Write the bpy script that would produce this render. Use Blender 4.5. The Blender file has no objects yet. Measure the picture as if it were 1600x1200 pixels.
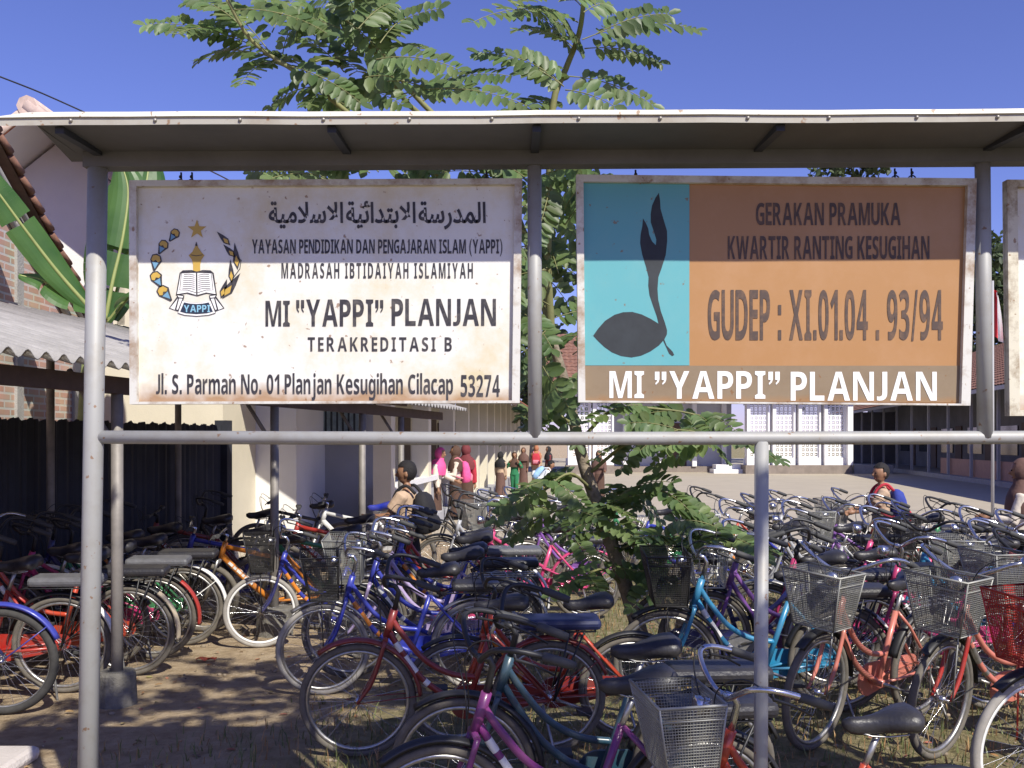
import bpy, bmesh, math, random
import numpy as np
from mathutils import Vector, Matrix, Quaternion

SC = bpy.context.scene
COL = SC.collection
R = math.radians
rnd = random.Random(11)

# ------------------------------------------------------------------ camera, world, sun, exposure
CH, F, HOR = 1.55, 1500.0, 690.0            # eye height, focal length in photo pixels, horizon row
cam_d = bpy.data.cameras.new('camera')
cam_d.sensor_width = 36.0
cam_d.lens = 36.0 * F / 1600.0
cam_d.shift_y = (HOR - 600.0) / 1600.0
cam_d.clip_start, cam_d.clip_end = 0.05, 2000
cam = bpy.data.objects.new('camera', cam_d)
COL.objects.link(cam)
cam.location = (0, 0, CH)
cam.rotation_euler = (R(90), 0, 0)
SC.camera = cam

SUN = Vector((0.45, -0.75, 0.83)).normalized()
w = bpy.data.worlds.new('World')
SC.world = w
w.use_nodes = True
nt = w.node_tree
bg = nt.nodes['Background']
sky = nt.nodes.new('ShaderNodeTexSky')
sky.sky_type = 'NISHITA'
sky.sun_disc = False
sky.sun_elevation = math.asin(SUN.z)
sky.sun_rotation = math.atan2(SUN.x, SUN.y)
sky.air_density = 1.0
sky.dust_density = 0.3
sky.ozone_density = 5.0
tint = nt.nodes.new('ShaderNodeMix')
tint.data_type = 'RGBA'
tint.blend_type = 'MULTIPLY'
tint.inputs['Factor'].default_value = 1.0
tint.inputs['B'].default_value = (1.06, 0.87, 1.36, 1)
nt.links.new(sky.outputs[0], tint.inputs['A'])
nt.links.new(tint.outputs['Result'], bg.inputs[0])
bg.inputs[1].default_value = 0.092

sd = bpy.data.lights.new('sun', 'SUN')
sd.energy = 4.9
sd.angle = R(0.55)
sd.color = (1.0, 0.95, 0.84)
so = bpy.data.objects.new('sun', sd)
COL.objects.link(so)
so.rotation_euler = SUN.to_track_quat('Z', 'Y').to_euler()
so.location = (0, 0, 12)

SC.view_settings.view_transform = 'Standard'
SC.view_settings.look = 'None'
SC.view_settings.exposure = 0.30
SC.view_settings.gamma = 1.0
SC.render.engine = 'CYCLES'
SC.cycles.max_bounces = 6
SC.cycles.transparent_max_bounces = 8


def P(px, py, Y):
    """photo pixel at depth Y -> world point"""
    return Vector(((px - 800.0) * Y / F, Y, CH + (HOR - py) * Y / F))


def GX(px, Y):
    return (px - 800.0) * Y / F


# ------------------------------------------------------------------ materials
MATS = {}


def mat(name, col, rough=0.6, metal=0.0, var=0.12, scale=6.0, bump=0.0, bscale=60.0, spec=0.5, col2=None, coat=0.0):
    if name in MATS:
        return MATS[name]
    m = bpy.data.materials.new(name)
    m.use_nodes = True
    t = m.node_tree
    b = t.nodes['Principled BSDF']
    b.inputs['Roughness'].default_value = rough
    b.inputs['Metallic'].default_value = metal
    b.inputs['Specular IOR Level'].default_value = spec
    b.inputs['Coat Weight'].default_value = coat
    b.inputs['Coat Roughness'].default_value = 0.15
    tc = t.nodes.new('ShaderNodeTexCoord')
    n = t.nodes.new('ShaderNodeTexNoise')
    n.inputs['Scale'].default_value = scale
    n.inputs['Detail'].default_value = 6
    n.inputs['Roughness'].default_value = 0.65
    t.links.new(tc.outputs['Object'], n.inputs['Vector'])
    cr = t.nodes.new('ShaderNodeValToRGB')
    c = Vector(col[:3])
    if col2 is None:
        a, d = c * (1 - var), c * (1 + var)
    else:
        a, d = Vector(col2[:3]), c
    cr.color_ramp.elements[0].position = 0.3
    cr.color_ramp.elements[1].position = 0.7
    cr.color_ramp.elements[0].color = (*a, 1)
    cr.color_ramp.elements[1].color = (*d, 1)
    t.links.new(n.outputs['Fac'], cr.inputs[0])
    t.links.new(cr.outputs[0], b.inputs['Base Color'])
    if bump:
        n2 = t.nodes.new('ShaderNodeTexNoise')
        n2.inputs['Scale'].default_value = bscale
        n2.inputs['Detail'].default_value = 5
        t.links.new(tc.outputs['Object'], n2.inputs['Vector'])
        bp = t.nodes.new('ShaderNodeBump')
        bp.inputs['Strength'].default_value = bump
        bp.inputs['Distance'].default_value = 0.02
        t.links.new(n2.outputs['Fac'], bp.inputs['Height'])
        t.links.new(bp.outputs[0], b.inputs['Normal'])
    MATS[name] = m
    return m


def nodes(m):
    t = m.node_tree
    return t, t.nodes['Principled BSDF'], (lambda k: t.nodes.new(k)), (lambda a, b: t.links.new(a, b))


def stained(name, col, stain, amount=0.5, scale=5.0, rough=0.5, spots=True, metal=0.0, bottom=None):
    """painted metal with rust specks and yellow-brown blotches"""
    if name in MATS:
        return MATS[name]
    m = bpy.data.materials.new(name)
    m.use_nodes = True
    t, b, N, L = nodes(m)
    b.inputs['Roughness'].default_value = rough
    b.inputs['Metallic'].default_value = metal
    tc = N('ShaderNodeTexCoord')
    n = N('ShaderNodeTexNoise')
    n.inputs['Scale'].default_value = scale
    n.inputs['Detail'].default_value = 8
    n.inputs['Roughness'].default_value = 0.7
    L(tc.outputs['Object'], n.inputs['Vector'])
    r1 = N('ShaderNodeValToRGB')
    r1.color_ramp.elements[0].position = 0.46
    r1.color_ramp.elements[1].position = 0.68
    r1.color_ramp.elements[0].color = (0, 0, 0, 1)
    r1.color_ramp.elements[1].color = (amount, amount, amount, 1)
    L(n.outputs['Fac'], r1.inputs[0])
    mx = N('ShaderNodeMix')
    mx.data_type = 'RGBA'
    mx.inputs['A'].default_value = (*col, 1)
    mx.inputs['B'].default_value = (*stain, 1)
    L(r1.outputs[0], mx.inputs['Factor'])
    out = mx.outputs['Result']
    if bottom:
        # rust creeping up from the lower edge: bottom = (z where it ends, height)
        sp = N('ShaderNodeSeparateXYZ')
        L(tc.outputs['Object'], sp.inputs[0])
        n4 = N('ShaderNodeTexNoise')
        n4.inputs['Scale'].default_value = 14
        n4.inputs['Detail'].default_value = 8
        L(tc.outputs['Object'], n4.inputs['Vector'])
        ad = N('ShaderNodeMath')
        ad.operation = 'MULTIPLY_ADD'
        ad.inputs[1].default_value = -bottom[1] * 1.6
        L(n4.outputs['Fac'], ad.inputs[0])
        L(sp.outputs[2], ad.inputs[2])
        mr = N('ShaderNodeMapRange')
        mr.inputs['From Min'].default_value = bottom[0] - bottom[1] * 0.8
        mr.inputs['From Max'].default_value = bottom[0] + bottom[1] * 0.2
        mr.inputs['To Min'].default_value = 0.85
        mr.inputs['To Max'].default_value = 0.0
        L(ad.outputs[0], mr.inputs['Value'])
        m2 = N('ShaderNodeMix')
        m2.data_type = 'RGBA'
        m2.inputs['B'].default_value = (0.30, 0.15, 0.05, 1)
        L(out, m2.inputs['A'])
        L(mr.outputs[0], m2.inputs['Factor'])
        out = m2.outputs['Result']
    if spots:
        v = N('ShaderNodeTexNoise')
        v.inputs['Scale'].default_value = 42
        v.inputs['Detail'].default_value = 3
        L(tc.outputs['Object'], v.inputs['Vector'])
        r2 = N('ShaderNodeValToRGB')
        r2.color_ramp.elements[0].position = 0.665
        r2.color_ramp.elements[1].position = 0.71
        r2.color_ramp.elements[0].color = (0, 0, 0, 1)
        r2.color_ramp.elements[1].color = (0.75, 0.75, 0.75, 1)
        L(v.outputs['Fac'], r2.inputs[0])
        m3 = N('ShaderNodeMix')
        m3.data_type = 'RGBA'
        m3.inputs['B'].default_value = (0.22, 0.10, 0.03, 1)
        L(out, m3.inputs['A'])
        L(r2.outputs[0], m3.inputs['Factor'])
        out = m3.outputs['Result']
    L(out, b.inputs['Base Color'])
    MATS[name] = m
    return m


def leafmat(name, c1, c2, trans=0.35, rough=0.45):
    m = bpy.data.materials.new(name)
    m.use_nodes = True
    t, b, N, L = nodes(m)
    tc = N('ShaderNodeTexCoord')
    n = N('ShaderNodeTexNoise')
    n.inputs['Scale'].default_value = 2.2
    n.inputs['Detail'].default_value = 4
    L(tc.outputs['Object'], n.inputs['Vector'])
    cr = N('ShaderNodeValToRGB')
    cr.color_ramp.elements[0].position = 0.35
    cr.color_ramp.elements[1].position = 0.65
    cr.color_ramp.elements[0].color = (*c1, 1)
    cr.color_ramp.elements[1].color = (*c2, 1)
    L(n.outputs['Fac'], cr.inputs[0])
    at = N('ShaderNodeAttribute')
    at.attribute_name = 'shade'
    mu = N('ShaderNodeMix')
    mu.data_type = 'RGBA'
    mu.blend_type = 'MULTIPLY'
    mu.inputs['Factor'].default_value = 1
    L(cr.outputs[0], mu.inputs['A'])
    L(at.outputs['Color'], mu.inputs['B'])
    L(mu.outputs['Result'], b.inputs['Base Color'])
    b.inputs['Roughness'].default_value = rough
    tr = N('ShaderNodeBsdfTranslucent')
    hs = N('ShaderNodeHueSaturation')
    hs.inputs['Value'].default_value = 1.5
    hs.inputs['Hue'].default_value = 0.48
    L(mu.outputs['Result'], hs.inputs['Color'])
    L(hs.outputs[0], tr.inputs['Color'])
    ms = N('ShaderNodeMixShader')
    ms.inputs[0].default_value = trans
    L(b.outputs[0], ms.inputs[1])
    L(tr.outputs[0], ms.inputs[2])
    L(ms.outputs[0], t.nodes['Material Output'].inputs[0])
    MATS[name] = m
    return m


# ------------------------------------------------------------------ mesh builder
ORG = {}                                     # object name -> world origin used for its vertices


class MB:
    def __init__(s):
        s.v, s.f, s.m, s.sm = [], [], [], []

    def add(s, vs, fs, mi=0, smooth=False):
        o = len(s.v)
        s.v.extend(tuple(v) for v in vs)
        for f in fs:
            s.f.append(tuple(i + o for i in f))
            s.m.append(mi)
            s.sm.append(smooth)
        return s

    def box(s, a, b, mi=0, M=None, bev=0.0):
        x0, y0, z0 = (min(a[i], b[i]) for i in range(3))
        x1, y1, z1 = (max(a[i], b[i]) for i in range(3))
        if bev <= 0:
            vs = [(x0, y0, z0), (x1, y0, z0), (x1, y1, z0), (x0, y1, z0), (x0, y0, z1), (x1, y0, z1), (x1, y1, z1), (x0, y1, z1)]
            fs = [(0, 3, 2, 1), (4, 5, 6, 7), (0, 1, 5, 4), (1, 2, 6, 5), (2, 3, 7, 6), (3, 0, 4, 7)]
        else:
            bm = bmesh.new()
            bmesh.ops.create_cube(bm, size=1.0)
            for v in bm.verts:
                v.co = Vector((x0 + (v.co.x + .5) * (x1 - x0), y0 + (v.co.y + .5) * (y1 - y0), z0 + (v.co.z + .5) * (z1 - z0)))
            bmesh.ops.bevel(bm, geom=bm.edges[:], offset=bev, segments=2, affect='EDGES', profile=0.5)
            bm.verts.index_update()
            vs = [v.co.copy() for v in bm.verts]
            fs = [tuple(v.index for v in f.verts) for f in bm.faces]
            bm.free()
        if M is not None:
            vs = [M @ Vector(v) for v in vs]
        return s.add(vs, fs, mi)

    def tube(s, pts, r, seg=8, mi=0, caps=True, smooth=True):
        pts = [Vector(p) for p in pts]
        n = len(pts)
        rs = [r] * n if not hasattr(r, '__len__') else list(r)
        prev = None
        vs = []
        for i in range(n):
            d = pts[min(i + 1, n - 1)] - pts[max(i - 1, 0)]
            if d.length < 1e-9:
                d = Vector((0, 0, 1))
            d.normalize()
            if prev is None:
                a = Vector((0, 0, 1)) if abs(d.z) < 0.9 else Vector((0, 1, 0))
                u = d.cross(a).normalized()
            else:
                u = prev - d * prev.dot(d)
                if u.length < 1e-6:
                    u = d.orthogonal()
                u.normalize()
            prev = u
            wv = d.cross(u)
            for k in range(seg):
                t = 2 * math.pi * k / seg
                vs.append(pts[i] + (u * math.cos(t) + wv * math.sin(t)) * rs[i])
        fs = []
        for i in range(n - 1):
            for k in range(seg):
                k2 = (k + 1) % seg
                fs.append((i * seg + k, i * seg + k2, (i + 1) * seg + k2, (i + 1) * seg + k))
        s.add(vs, fs, mi, smooth)
        if caps:
            o = len(s.v) - len(vs)
            s.f.append(tuple(o + k for k in range(seg - 1, -1, -1)))
            s.m.append(mi)
            s.sm.append(False)
            s.f.append(tuple(o + (n - 1) * seg + k for k in range(seg)))
            s.m.append(mi)
            s.sm.append(False)
        return s

    def ring(s, c, R0, prof, seg=40, axis='y', mi=0, a0=0.0, a1=2 * math.pi, closed_prof=True, smooth=True):
        """sweep a profile [(dr, dy)] round centre c in the xz plane"""
        full = abs(a1 - a0 - 2 * math.pi) < 1e-6
        n = seg if full else seg + 1
        k = len(prof)
        vs = []
        for i in range(n):
            t = a0 + (a1 - a0) * i / seg
            for dr, dy in prof:
                rr = R0 + dr
                vs.append((c[0] + rr * math.cos(t), c[1] + dy, c[2] + rr * math.sin(t)))
        fs = []
        kk = k if closed_prof else k - 1
        for i in range(seg if full else seg):
            i2 = (i + 1) % n
            for j in range(kk):
                j2 = (j + 1) % k
                fs.append((i * k + j, i * k + j2, i2 * k + j2, i2 * k + j))
        s.add(vs, fs, mi, smooth)
        if not full and closed_prof:
            o = len(s.v) - len(vs)
            s.f.append(tuple(o + j for j in range(k)))
            s.m.append(mi)
            s.sm.append(False)
            s.f.append(tuple(o + (n - 1) * k + j for j in range(k - 1, -1, -1)))
            s.m.append(mi)
            s.sm.append(False)
        return s

    def loft(s, secs, mi=0, caps=True, smooth=True):
        k = len(secs[0])
        vs = [p for sec in secs for p in sec]
        fs = []
        for i in range(len(secs) - 1):
            for j in range(k):
                j2 = (j + 1) % k
                fs.append((i * k + j, i * k + j2, (i + 1) * k + j2, (i + 1) * k + j))
        s.add(vs, fs, mi, smooth)
        if caps:
            o = len(s.v) - len(vs)
            s.f.append(tuple(o + j for j in range(k - 1, -1, -1)))
            s.f.append(tuple(o + (len(secs) - 1) * k + j for j in range(k)))
            s.m += [mi, mi]
            s.sm += [smooth, smooth]
        return s

    def ball(s, c, r, mi=0, seg=12, rings=8, M=None):
        r = Vector(r) if hasattr(r, '__len__') else Vector((r, r, r))
        c = Vector(c)
        secs = []
        for i in range(rings + 1):
            t = math.pi * i / rings
            t = min(max(t, 0.02), math.pi - 0.02)
            sec = []
            for j in range(seg):
                a = 2 * math.pi * j / seg
                p = Vector((r.x * math.sin(t) * math.cos(a), r.y * math.sin(t) * math.sin(a), -r.z * math.cos(t)))
                sec.append(c + (M @ p if M is not None else p))
            secs.append(sec)
        return s.loft(secs, mi)

    def prism(s, poly, y0, y1, mi=0):
        """poly of (x,z) extruded in y"""
        n = len(poly)
        vs = [(x, y0, z) for x, z in poly] + [(x, y1, z) for x, z in poly]
        fs = [tuple(range(n)), tuple(range(2 * n - 1, n - 1, -1))]
        for i in range(n):
            j = (i + 1) % n
            fs.append((i, i + n, j + n, j))
        return s.add(vs, fs, mi)

    def mesh(s, name, off=(0, 0, 0)):
        me = bpy.data.meshes.new(name)
        o = Vector(off)
        me.from_pydata([tuple(Vector(v) - o) for v in s.v], [], s.f)
        me.polygons.foreach_set('material_index', s.m)
        me.polygons.foreach_set('use_smooth', s.sm)
        bm = bmesh.new()
        bm.from_mesh(me)
        bmesh.ops.recalc_face_normals(bm, faces=bm.faces[:])
        bm.to_mesh(me)
        bm.free()
        me.update()
        return me

    def build(s, name, mats, parent=None, loc=None, **kw):
        """link as ONE object; vertices are given in world space (or in the parent's space when the parent was made local)"""
        if not isinstance(mats, (list, tuple)):
            mats = [mats]
        if parent is not None:
            org = ORG[parent.name]
        else:
            org = Vector(loc) if loc is not None else Vector((0, 0, 0))
        me = s.mesh(name, org)
        for m in mats:
            me.materials.append(m)
        o = bpy.data.objects.new(name, me)
        COL.objects.link(o)
        if parent is not None:
            o.parent = parent
        else:
            o.location = org
        ORG[o.name] = org
        props(o, **kw)
        return o


def props(o, label=None, cat=None, group=None, kind=None):
    if label:
        o['label'] = label
    if cat:
        o['category'] = cat
    if group:
        o['group'] = group
    if kind:
        o['kind'] = kind
    return o


def thing(name, label, cat, loc=(0, 0, 0), group=None, rz=0.0):
    o = bpy.data.objects.new(name, None)
    o.empty_display_size = 0.1
    COL.objects.link(o)
    o.location = loc
    o.rotation_euler = (0, 0, rz)
    ORG[o.name] = Vector(loc) if rz == 0 else Vector((0, 0, 0))
    return props(o, label, cat, group)


def bez(p0, p1, p2, p3, n=10):
    p0, p1, p2, p3 = map(Vector, (p0, p1, p2, p3))
    return [p0 * (1 - t) ** 3 + p1 * 3 * t * (1 - t) ** 2 + p2 * 3 * t * t * (1 - t) + p3 * t ** 3 for t in [i / n for i in range(n + 1)]]


def crv(pts, n=4):
    """Catmull-Rom through points"""
    pts = [Vector(p) for p in pts]
    q = [pts[0] * 2 - pts[1]] + pts + [pts[-1] * 2 - pts[-2]]
    out = []
    for i in range(1, len(q) - 2):
        for k in range(n):
            t = k / n
            a, b, c, d = q[i - 1], q[i], q[i + 1], q[i + 2]
            out.append(0.5 * ((2 * b) + (c - a) * t + (2 * a - 5 * b + 4 * c - d) * t * t + (3 * b - a - 3 * c + d) * t ** 3))
    out.append(pts[-1])
    return out


class Frame:
    """oriented building frame: s along depth axis, t to the right, z up"""
    def __init__(s, O, ang):
        s.O = Vector((O[0], O[1], 0))
        s.d = Vector((math.sin(ang), math.cos(ang), 0))
        s.n = Vector((math.cos(ang), -math.sin(ang), 0))

    def p(s, a, t, z):
        return s.O + s.d * a + s.n * t + Vector((0, 0, z))

    def box(s, mb, a0, a1, t0, t1, z0, z1, mi=0):
        vs = [s.p(a, t, z) for z in (z0, z1) for a, t in ((a0, t0), (a0, t1), (a1, t1), (a1, t0))]
        mb.add(vs, [(0, 1, 2, 3), (4, 7, 6, 5), (0, 4, 5, 1), (1, 5, 6, 2), (2, 6, 7, 3), (3, 7, 4, 0)], mi)
        return mb

# ------------------------------------------------------------------ shared materials
M_pole = stained('pole_grey_paint', (0.36, 0.36, 0.35), (0.27, 0.24, 0.19), 0.45, 9, 0.55, spots=True, metal=0.1)
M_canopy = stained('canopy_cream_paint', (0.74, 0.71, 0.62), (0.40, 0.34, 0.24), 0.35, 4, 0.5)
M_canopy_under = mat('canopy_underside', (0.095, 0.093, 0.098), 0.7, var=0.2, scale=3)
M_rivet = mat('rivet_steel', (0.35, 0.33, 0.30), 0.5, 0.6)
M_wire = mat('wire_dark', (0.03, 0.03, 0.03), 0.6)
M_cream = mat('cream_wall', (0.70, 0.64, 0.50), 0.85, var=0.06, scale=1.5, bump=0.15)
M_white = mat('white_wall', (0.78, 0.76, 0.73), 0.85, var=0.05, scale=1.2, bump=0.15)
M_whitepaint = mat('white_paint', (0.82, 0.81, 0.80), 0.6, var=0.03)
M_greywall = mat('grey_wall', (0.40, 0.40, 0.41), 0.85, var=0.08, scale=1.5, bump=0.1)
M_dark = mat('dark_opening', (0.025, 0.025, 0.03), 0.4, var=0.2)
M_wood = mat('dark_wood', (0.10, 0.06, 0.04), 0.7, var=0.25, scale=8)
M_conc = mat('concrete', (0.36, 0.35, 0.33), 0.9, var=0.18, scale=5, bump=0.4)
M_asb = mat('asbestos_sheet', (0.32, 0.305, 0.29), 0.9, var=0.22, scale=4, bump=0.25)
M_sheet = mat('shade_toned_sheet_metal', (0.030, 0.033, 0.045), 0.7, var=0.25, scale=3)  # near black: the shelter's deep shade is put into the fence colour
M_shedpost = mat('shed_post_metal', (0.24, 0.22, 0.20), 0.6, 0.2, var=0.25, scale=7)
M_glass = mat('window_glass', (0.04, 0.05, 0.06), 0.1, var=0.2)


def brickmat():
    m = bpy.data.materials.new('brick_wall')
    m.use_nodes = True
    t, b, N, L = nodes(m)
    tc = N('ShaderNodeTexCoord')
    sp = N('ShaderNodeSeparateXYZ')
    cb = N('ShaderNodeCombineXYZ')
    ad = N('ShaderNodeMath')
    L(tc.outputs['Object'], sp.inputs[0])
    L(sp.outputs[0], ad.inputs[0])
    L(sp.outputs[1], ad.inputs[1])
    L(ad.outputs[0], cb.inputs[0])
    L(sp.outputs[2], cb.inputs[1])
    br = N('ShaderNodeTexBrick')
    br.inputs['Color1'].default_value = (0.42, 0.20, 0.12, 1)
    br.inputs['Color2'].default_value = (0.50, 0.30, 0.20, 1)
    br.inputs['Mortar'].default_value = (0.50, 0.46, 0.40, 1)
    br.inputs['Scale'].default_value = 1.0
    br.inputs['Brick Width'].default_value = 0.23
    br.inputs['Row Height'].default_value = 0.075
    br.inputs['Mortar Size'].default_value = 0.012
    L(cb.outputs[0], br.inputs['Vector'])
    n = N('ShaderNodeTexNoise')
    n.inputs['Scale'].default_value = 3
    n.inputs['Detail'].default_value = 8
    L(tc.outputs['Object'], n.inputs['Vector'])
    mx = N('ShaderNodeMix')
    mx.data_type = 'RGBA'
    mx.blend_type = 'MULTIPLY'
    mx.inputs['Factor'].default_value = 0.6
    L(br.outputs['Color'], mx.inputs['A'])
    L(n.outputs['Color'], mx.inputs['B'])
    hs = N('ShaderNodeHueSaturation')
    hs.inputs['Saturation'].default_value = 0.8
    hs.inputs['Value'].default_value = 1.5
    L(mx.outputs['Result'], hs.inputs['Color'])
    L(hs.outputs[0], b.inputs['Base Color'])
    b.inputs['Roughness'].default_value = 0.9
    bp = N('ShaderNodeBump')
    bp.inputs['Strength'].default_value = 0.5
    bp.inputs['Distance'].default_value = 0.01
    bp.invert = True
    L(br.outputs['Fac'], bp.inputs['Height'])
    L(bp.outputs[0], b.inputs['Normal'])
    return m


M_brick = brickmat()


def tilemat(name, c1, c2, vert=False):
    m = bpy.data.materials.new(name)
    m.use_nodes = True
    t, b, N, L = nodes(m)
    tc = N('ShaderNodeTexCoord')
    n = N('ShaderNodeTexNoise')
    n.inputs['Scale'].default_value = 5
    n.inputs['Detail'].default_value = 8
    n.inputs['Roughness'].default_value = 0.75
    L(tc.outputs['Object'], n.inputs['Vector'])
    cr = N('ShaderNodeValToRGB')
    cr.color_ramp.elements[0].position = 0.35
    cr.color_ramp.elements[1].position = 0.65
    cr.color_ramp.elements[0].color = (*c1, 1)
    cr.color_ramp.elements[1].color = (*c2, 1)
    L(n.outputs['Fac'], cr.inputs[0])
    L(cr.outputs[0], b.inputs['Base Color'])
    b.inputs['Roughness'].default_value = 0.85
    return m


M_tile = tilemat('red_roof_tile', (0.36, 0.13, 0.07), (0.52, 0.22, 0.12))
M_tile_old = tilemat('weathered_roof_tile', (0.14, 0.07, 0.05), (0.30, 0.15, 0.10))


def tiled_roof(mb, p00, p10, p11, p01, nu, nv, amp=0.03, mi=0, under=1):
    """pantile sheet: u runs along the ridge, v up the slope; wavy across u and stepped along v"""
    p00, p10, p11, p01 = map(Vector, (p00, p10, p11, p01))
    nrm = (p10 - p00).cross(p01 - p00).normalized()
    if nrm.z < 0:
        nrm = -nrm
    vs = []
    cols = nu * 4 + 1
    rows = []
    for r in range(nv):
        rows += [(r / nv, 0.03), ((r + 0.999) / nv, 0.0)]
    for v, step in rows:
        for i in range(cols):
            u = i / (cols - 1)
            a = p00.lerp(p10, u)
            b = p01.lerp(p11, u)
            h = amp * (0.5 + 0.5 * math.cos(2 * math.pi * u * nu)) + step
            vs.append(a.lerp(b, v) + nrm * h)
    fs = []
    for r in range(len(rows) - 1):
        for i in range(cols - 1):
            fs.append((r * cols + i, r * cols + i + 1, (r + 1) * cols + i + 1, (r + 1) * cols + i))
    mb.add(vs, fs, mi)
    mb.add([p00 - nrm * .04, p10 - nrm * .04, p11 - nrm * .04, p01 - nrm * .04], [(0, 1, 2, 3)], under)
    return mb


# ------------------------------------------------------------------ ground
def groundmat():
    m = bpy.data.materials.new('dirt_and_grass_ground')
    m.use_nodes = True
    t, b, N, L = nodes(m)
    tc = N('ShaderNodeTexCoord')

    def noise(sc, det=8, ro=0.65):
        n = N('ShaderNodeTexNoise')
        n.inputs['Scale'].default_value = sc
        n.inputs['Detail'].default_value = det
        n.inputs['Roughness'].default_value = ro
        L(tc.outputs['Object'], n.inputs['Vector'])
        return n

    def ramp(src, stops):
        r = N('ShaderNodeValToRGB')
        e = r.color_ramp.elements
        e[0].position, e[0].color = stops[0][0], (*stops[0][1], 1)
        e[1].position, e[1].color = stops[-1][0], (*stops[-1][1], 1)
        for p, c in stops[1:-1]:
            q = e.new(p)
            q.color = (*c, 1)
        L(src, r.inputs[0])
        return r
    dirt = ramp(noise(7, 10).outputs['Fac'], [(0.3, (0.29, 0.21, 0.13)), (0.5, (0.45, 0.345, 0.225)), (0.72, (0.56, 0.45, 0.31))])
    grass = ramp(noise(11, 8).outputs['Fac'], [(0.3, (0.15, 0.14, 0.06)), (0.55, (0.29, 0.245, 0.135)), (0.75, (0.42, 0.34, 0.22))])
    # grass grows to the right of the bare strip along the shed
    sp = N('ShaderNodeSeparateXYZ')
    L(tc.outputs['Object'], sp.inputs[0])
    ma = N('ShaderNodeMath')
    ma.operation = 'MULTIPLY_ADD'
    ma.inputs[1].default_value = -0.20
    L(sp.outputs[1], ma.inputs[0])
    L(sp.outputs[0], ma.inputs[2])
    big = noise(1.3, 6, 0.7)
    mb_ = N('ShaderNodeMath')
    mb_.operation = 'MULTIPLY_ADD'
    mb_.inputs[1].default_value = 2.2
    L(big.outputs['Fac'], mb_.inputs[0])
    L(ma.outputs[0], mb_.inputs[2])
    mr = N('ShaderNodeMapRange')
    mr.inputs['From Min'].default_value = -1.3
    mr.inputs['From Max'].default_value = -0.6
    L(mb_.outputs[0], mr.inputs['Value'])
    mx = N('ShaderNodeMix')
    mx.data_type = 'RGBA'
    L(mr.outputs[0], mx.inputs['Factor'])
    L(dirt.outputs[0], mx.inputs['A'])
    L(grass.outputs[0], mx.inputs['B'])
    L(mx.outputs['Result'], b.inputs['Base Color'])
    b.inputs['Roughness'].default_value = 0.95
    b.inputs['Specular IOR Level'].default_value = 0.15
    bp = N('ShaderNodeBump')
    bp.inputs['Strength'].default_value = 0.9
    bp.inputs['Distance'].default_value = 0.05
    L(noise(22, 10, 0.7).outputs['Fac'], bp.inputs['Height'])
    L(bp.outputs[0], b.inputs['Normal'])
    return m


g = MB()
g.add([(-400, -60, 0), (400, -60, 0), (400, 700, 0), (-400, 700, 0)], [(0, 1, 2, 3)])
g.build('ground', groundmat(), kind='structure')

M_yard = mat('courtyard_paving', (0.42, 0.365, 0.275), 0.92, var=0.07, scale=0.9, bump=0.2, bscale=25)
WA = Frame((-1.85, 13.9), math.atan2(0.075, 1.0))       # left school wing: veranda line
WB = Frame((15.5, 24.0), math.atan2(0.171, 0.985))        # right school wing: veranda line
y = MB()
y.add([(-1.3, 15.2, .004), (3.0, 14.0, .004), (6.4, 12.4, .004), (14.0, 12.0, .004), (40, 12, .004), (40, 90, .004), (-10, 90, .004), (-1.6, 21, .004)], [tuple(range(8))])
y.build('courtyard', M_yard, kind='structure')

# ------------------------------------------------------------------ left school wing
SB = thing('school_building', 'long cream school wing with pillared veranda and red tiled roof beyond the bicycle shelter', 'building', (-1.85, 13.9, 0))
mb = MB()
WA.box(mb, -2.2, 0.4, -3.3, -1.55, 0, 3.0)                  # block facing the camera
WA.box(mb, 0.4, 1.2, -3.3, -2.25, 0, 3.0)
WA.box(mb, 1.2, 28, -2.4, -2.25, 0, 3.0)                   # back wall of the veranda
WA.box(mb, 28, 28.2, -2.4, 0.1, 0, 3.0)
WA.box(mb, -2.2, 28, -2.95, -2.8, 3.0, 4.85)
gab = [WA.p(-2.2, -2.9, 3.0), WA.p(-2.2, 0.0, 3.0), WA.p(-2.2, -2.9, 4.85)]
mb.add(gab + [p + WA.d * 0.15 for p in gab], [(0, 1, 2), (5, 4, 3), (0, 3, 4, 1), (1, 4, 5, 2), (2, 5, 3, 0)])
mb.build('wall', M_cream, SB)
mb = MB()
WA.box(mb, 1.0, 1.2, -1.55, -0.35, 0, 3.0)                 # shaded cross wall with the window
WA.box(mb, -0.2, 29, -2.25, 0.25, 0, 0.25)
mb.build('cross_wall', M_greywall, SB)
wn = MB()
WA.box(wn, 0.93, 1.0, -1.45, -0.5, 1.55, 2.6)
wn = wn.build('window', M_wood, SB)
mb = MB()
WA.box(mb, 0.91, 0.93, -1.38, -0.57, 1.62, 2.53)
mb.build('pane', M_glass, wn)
mb = MB()
for k in range(9):
    t = -1.36 + k * 0.09
    WA.box(mb, 0.895, 0.905, t, t + 0.055, 1.64, 2.5)
mb.build('curtain', mat('blue_grey_curtain', (0.22, 0.28, 0.30), 0.9, var=0.3, scale=12), wn)
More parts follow.
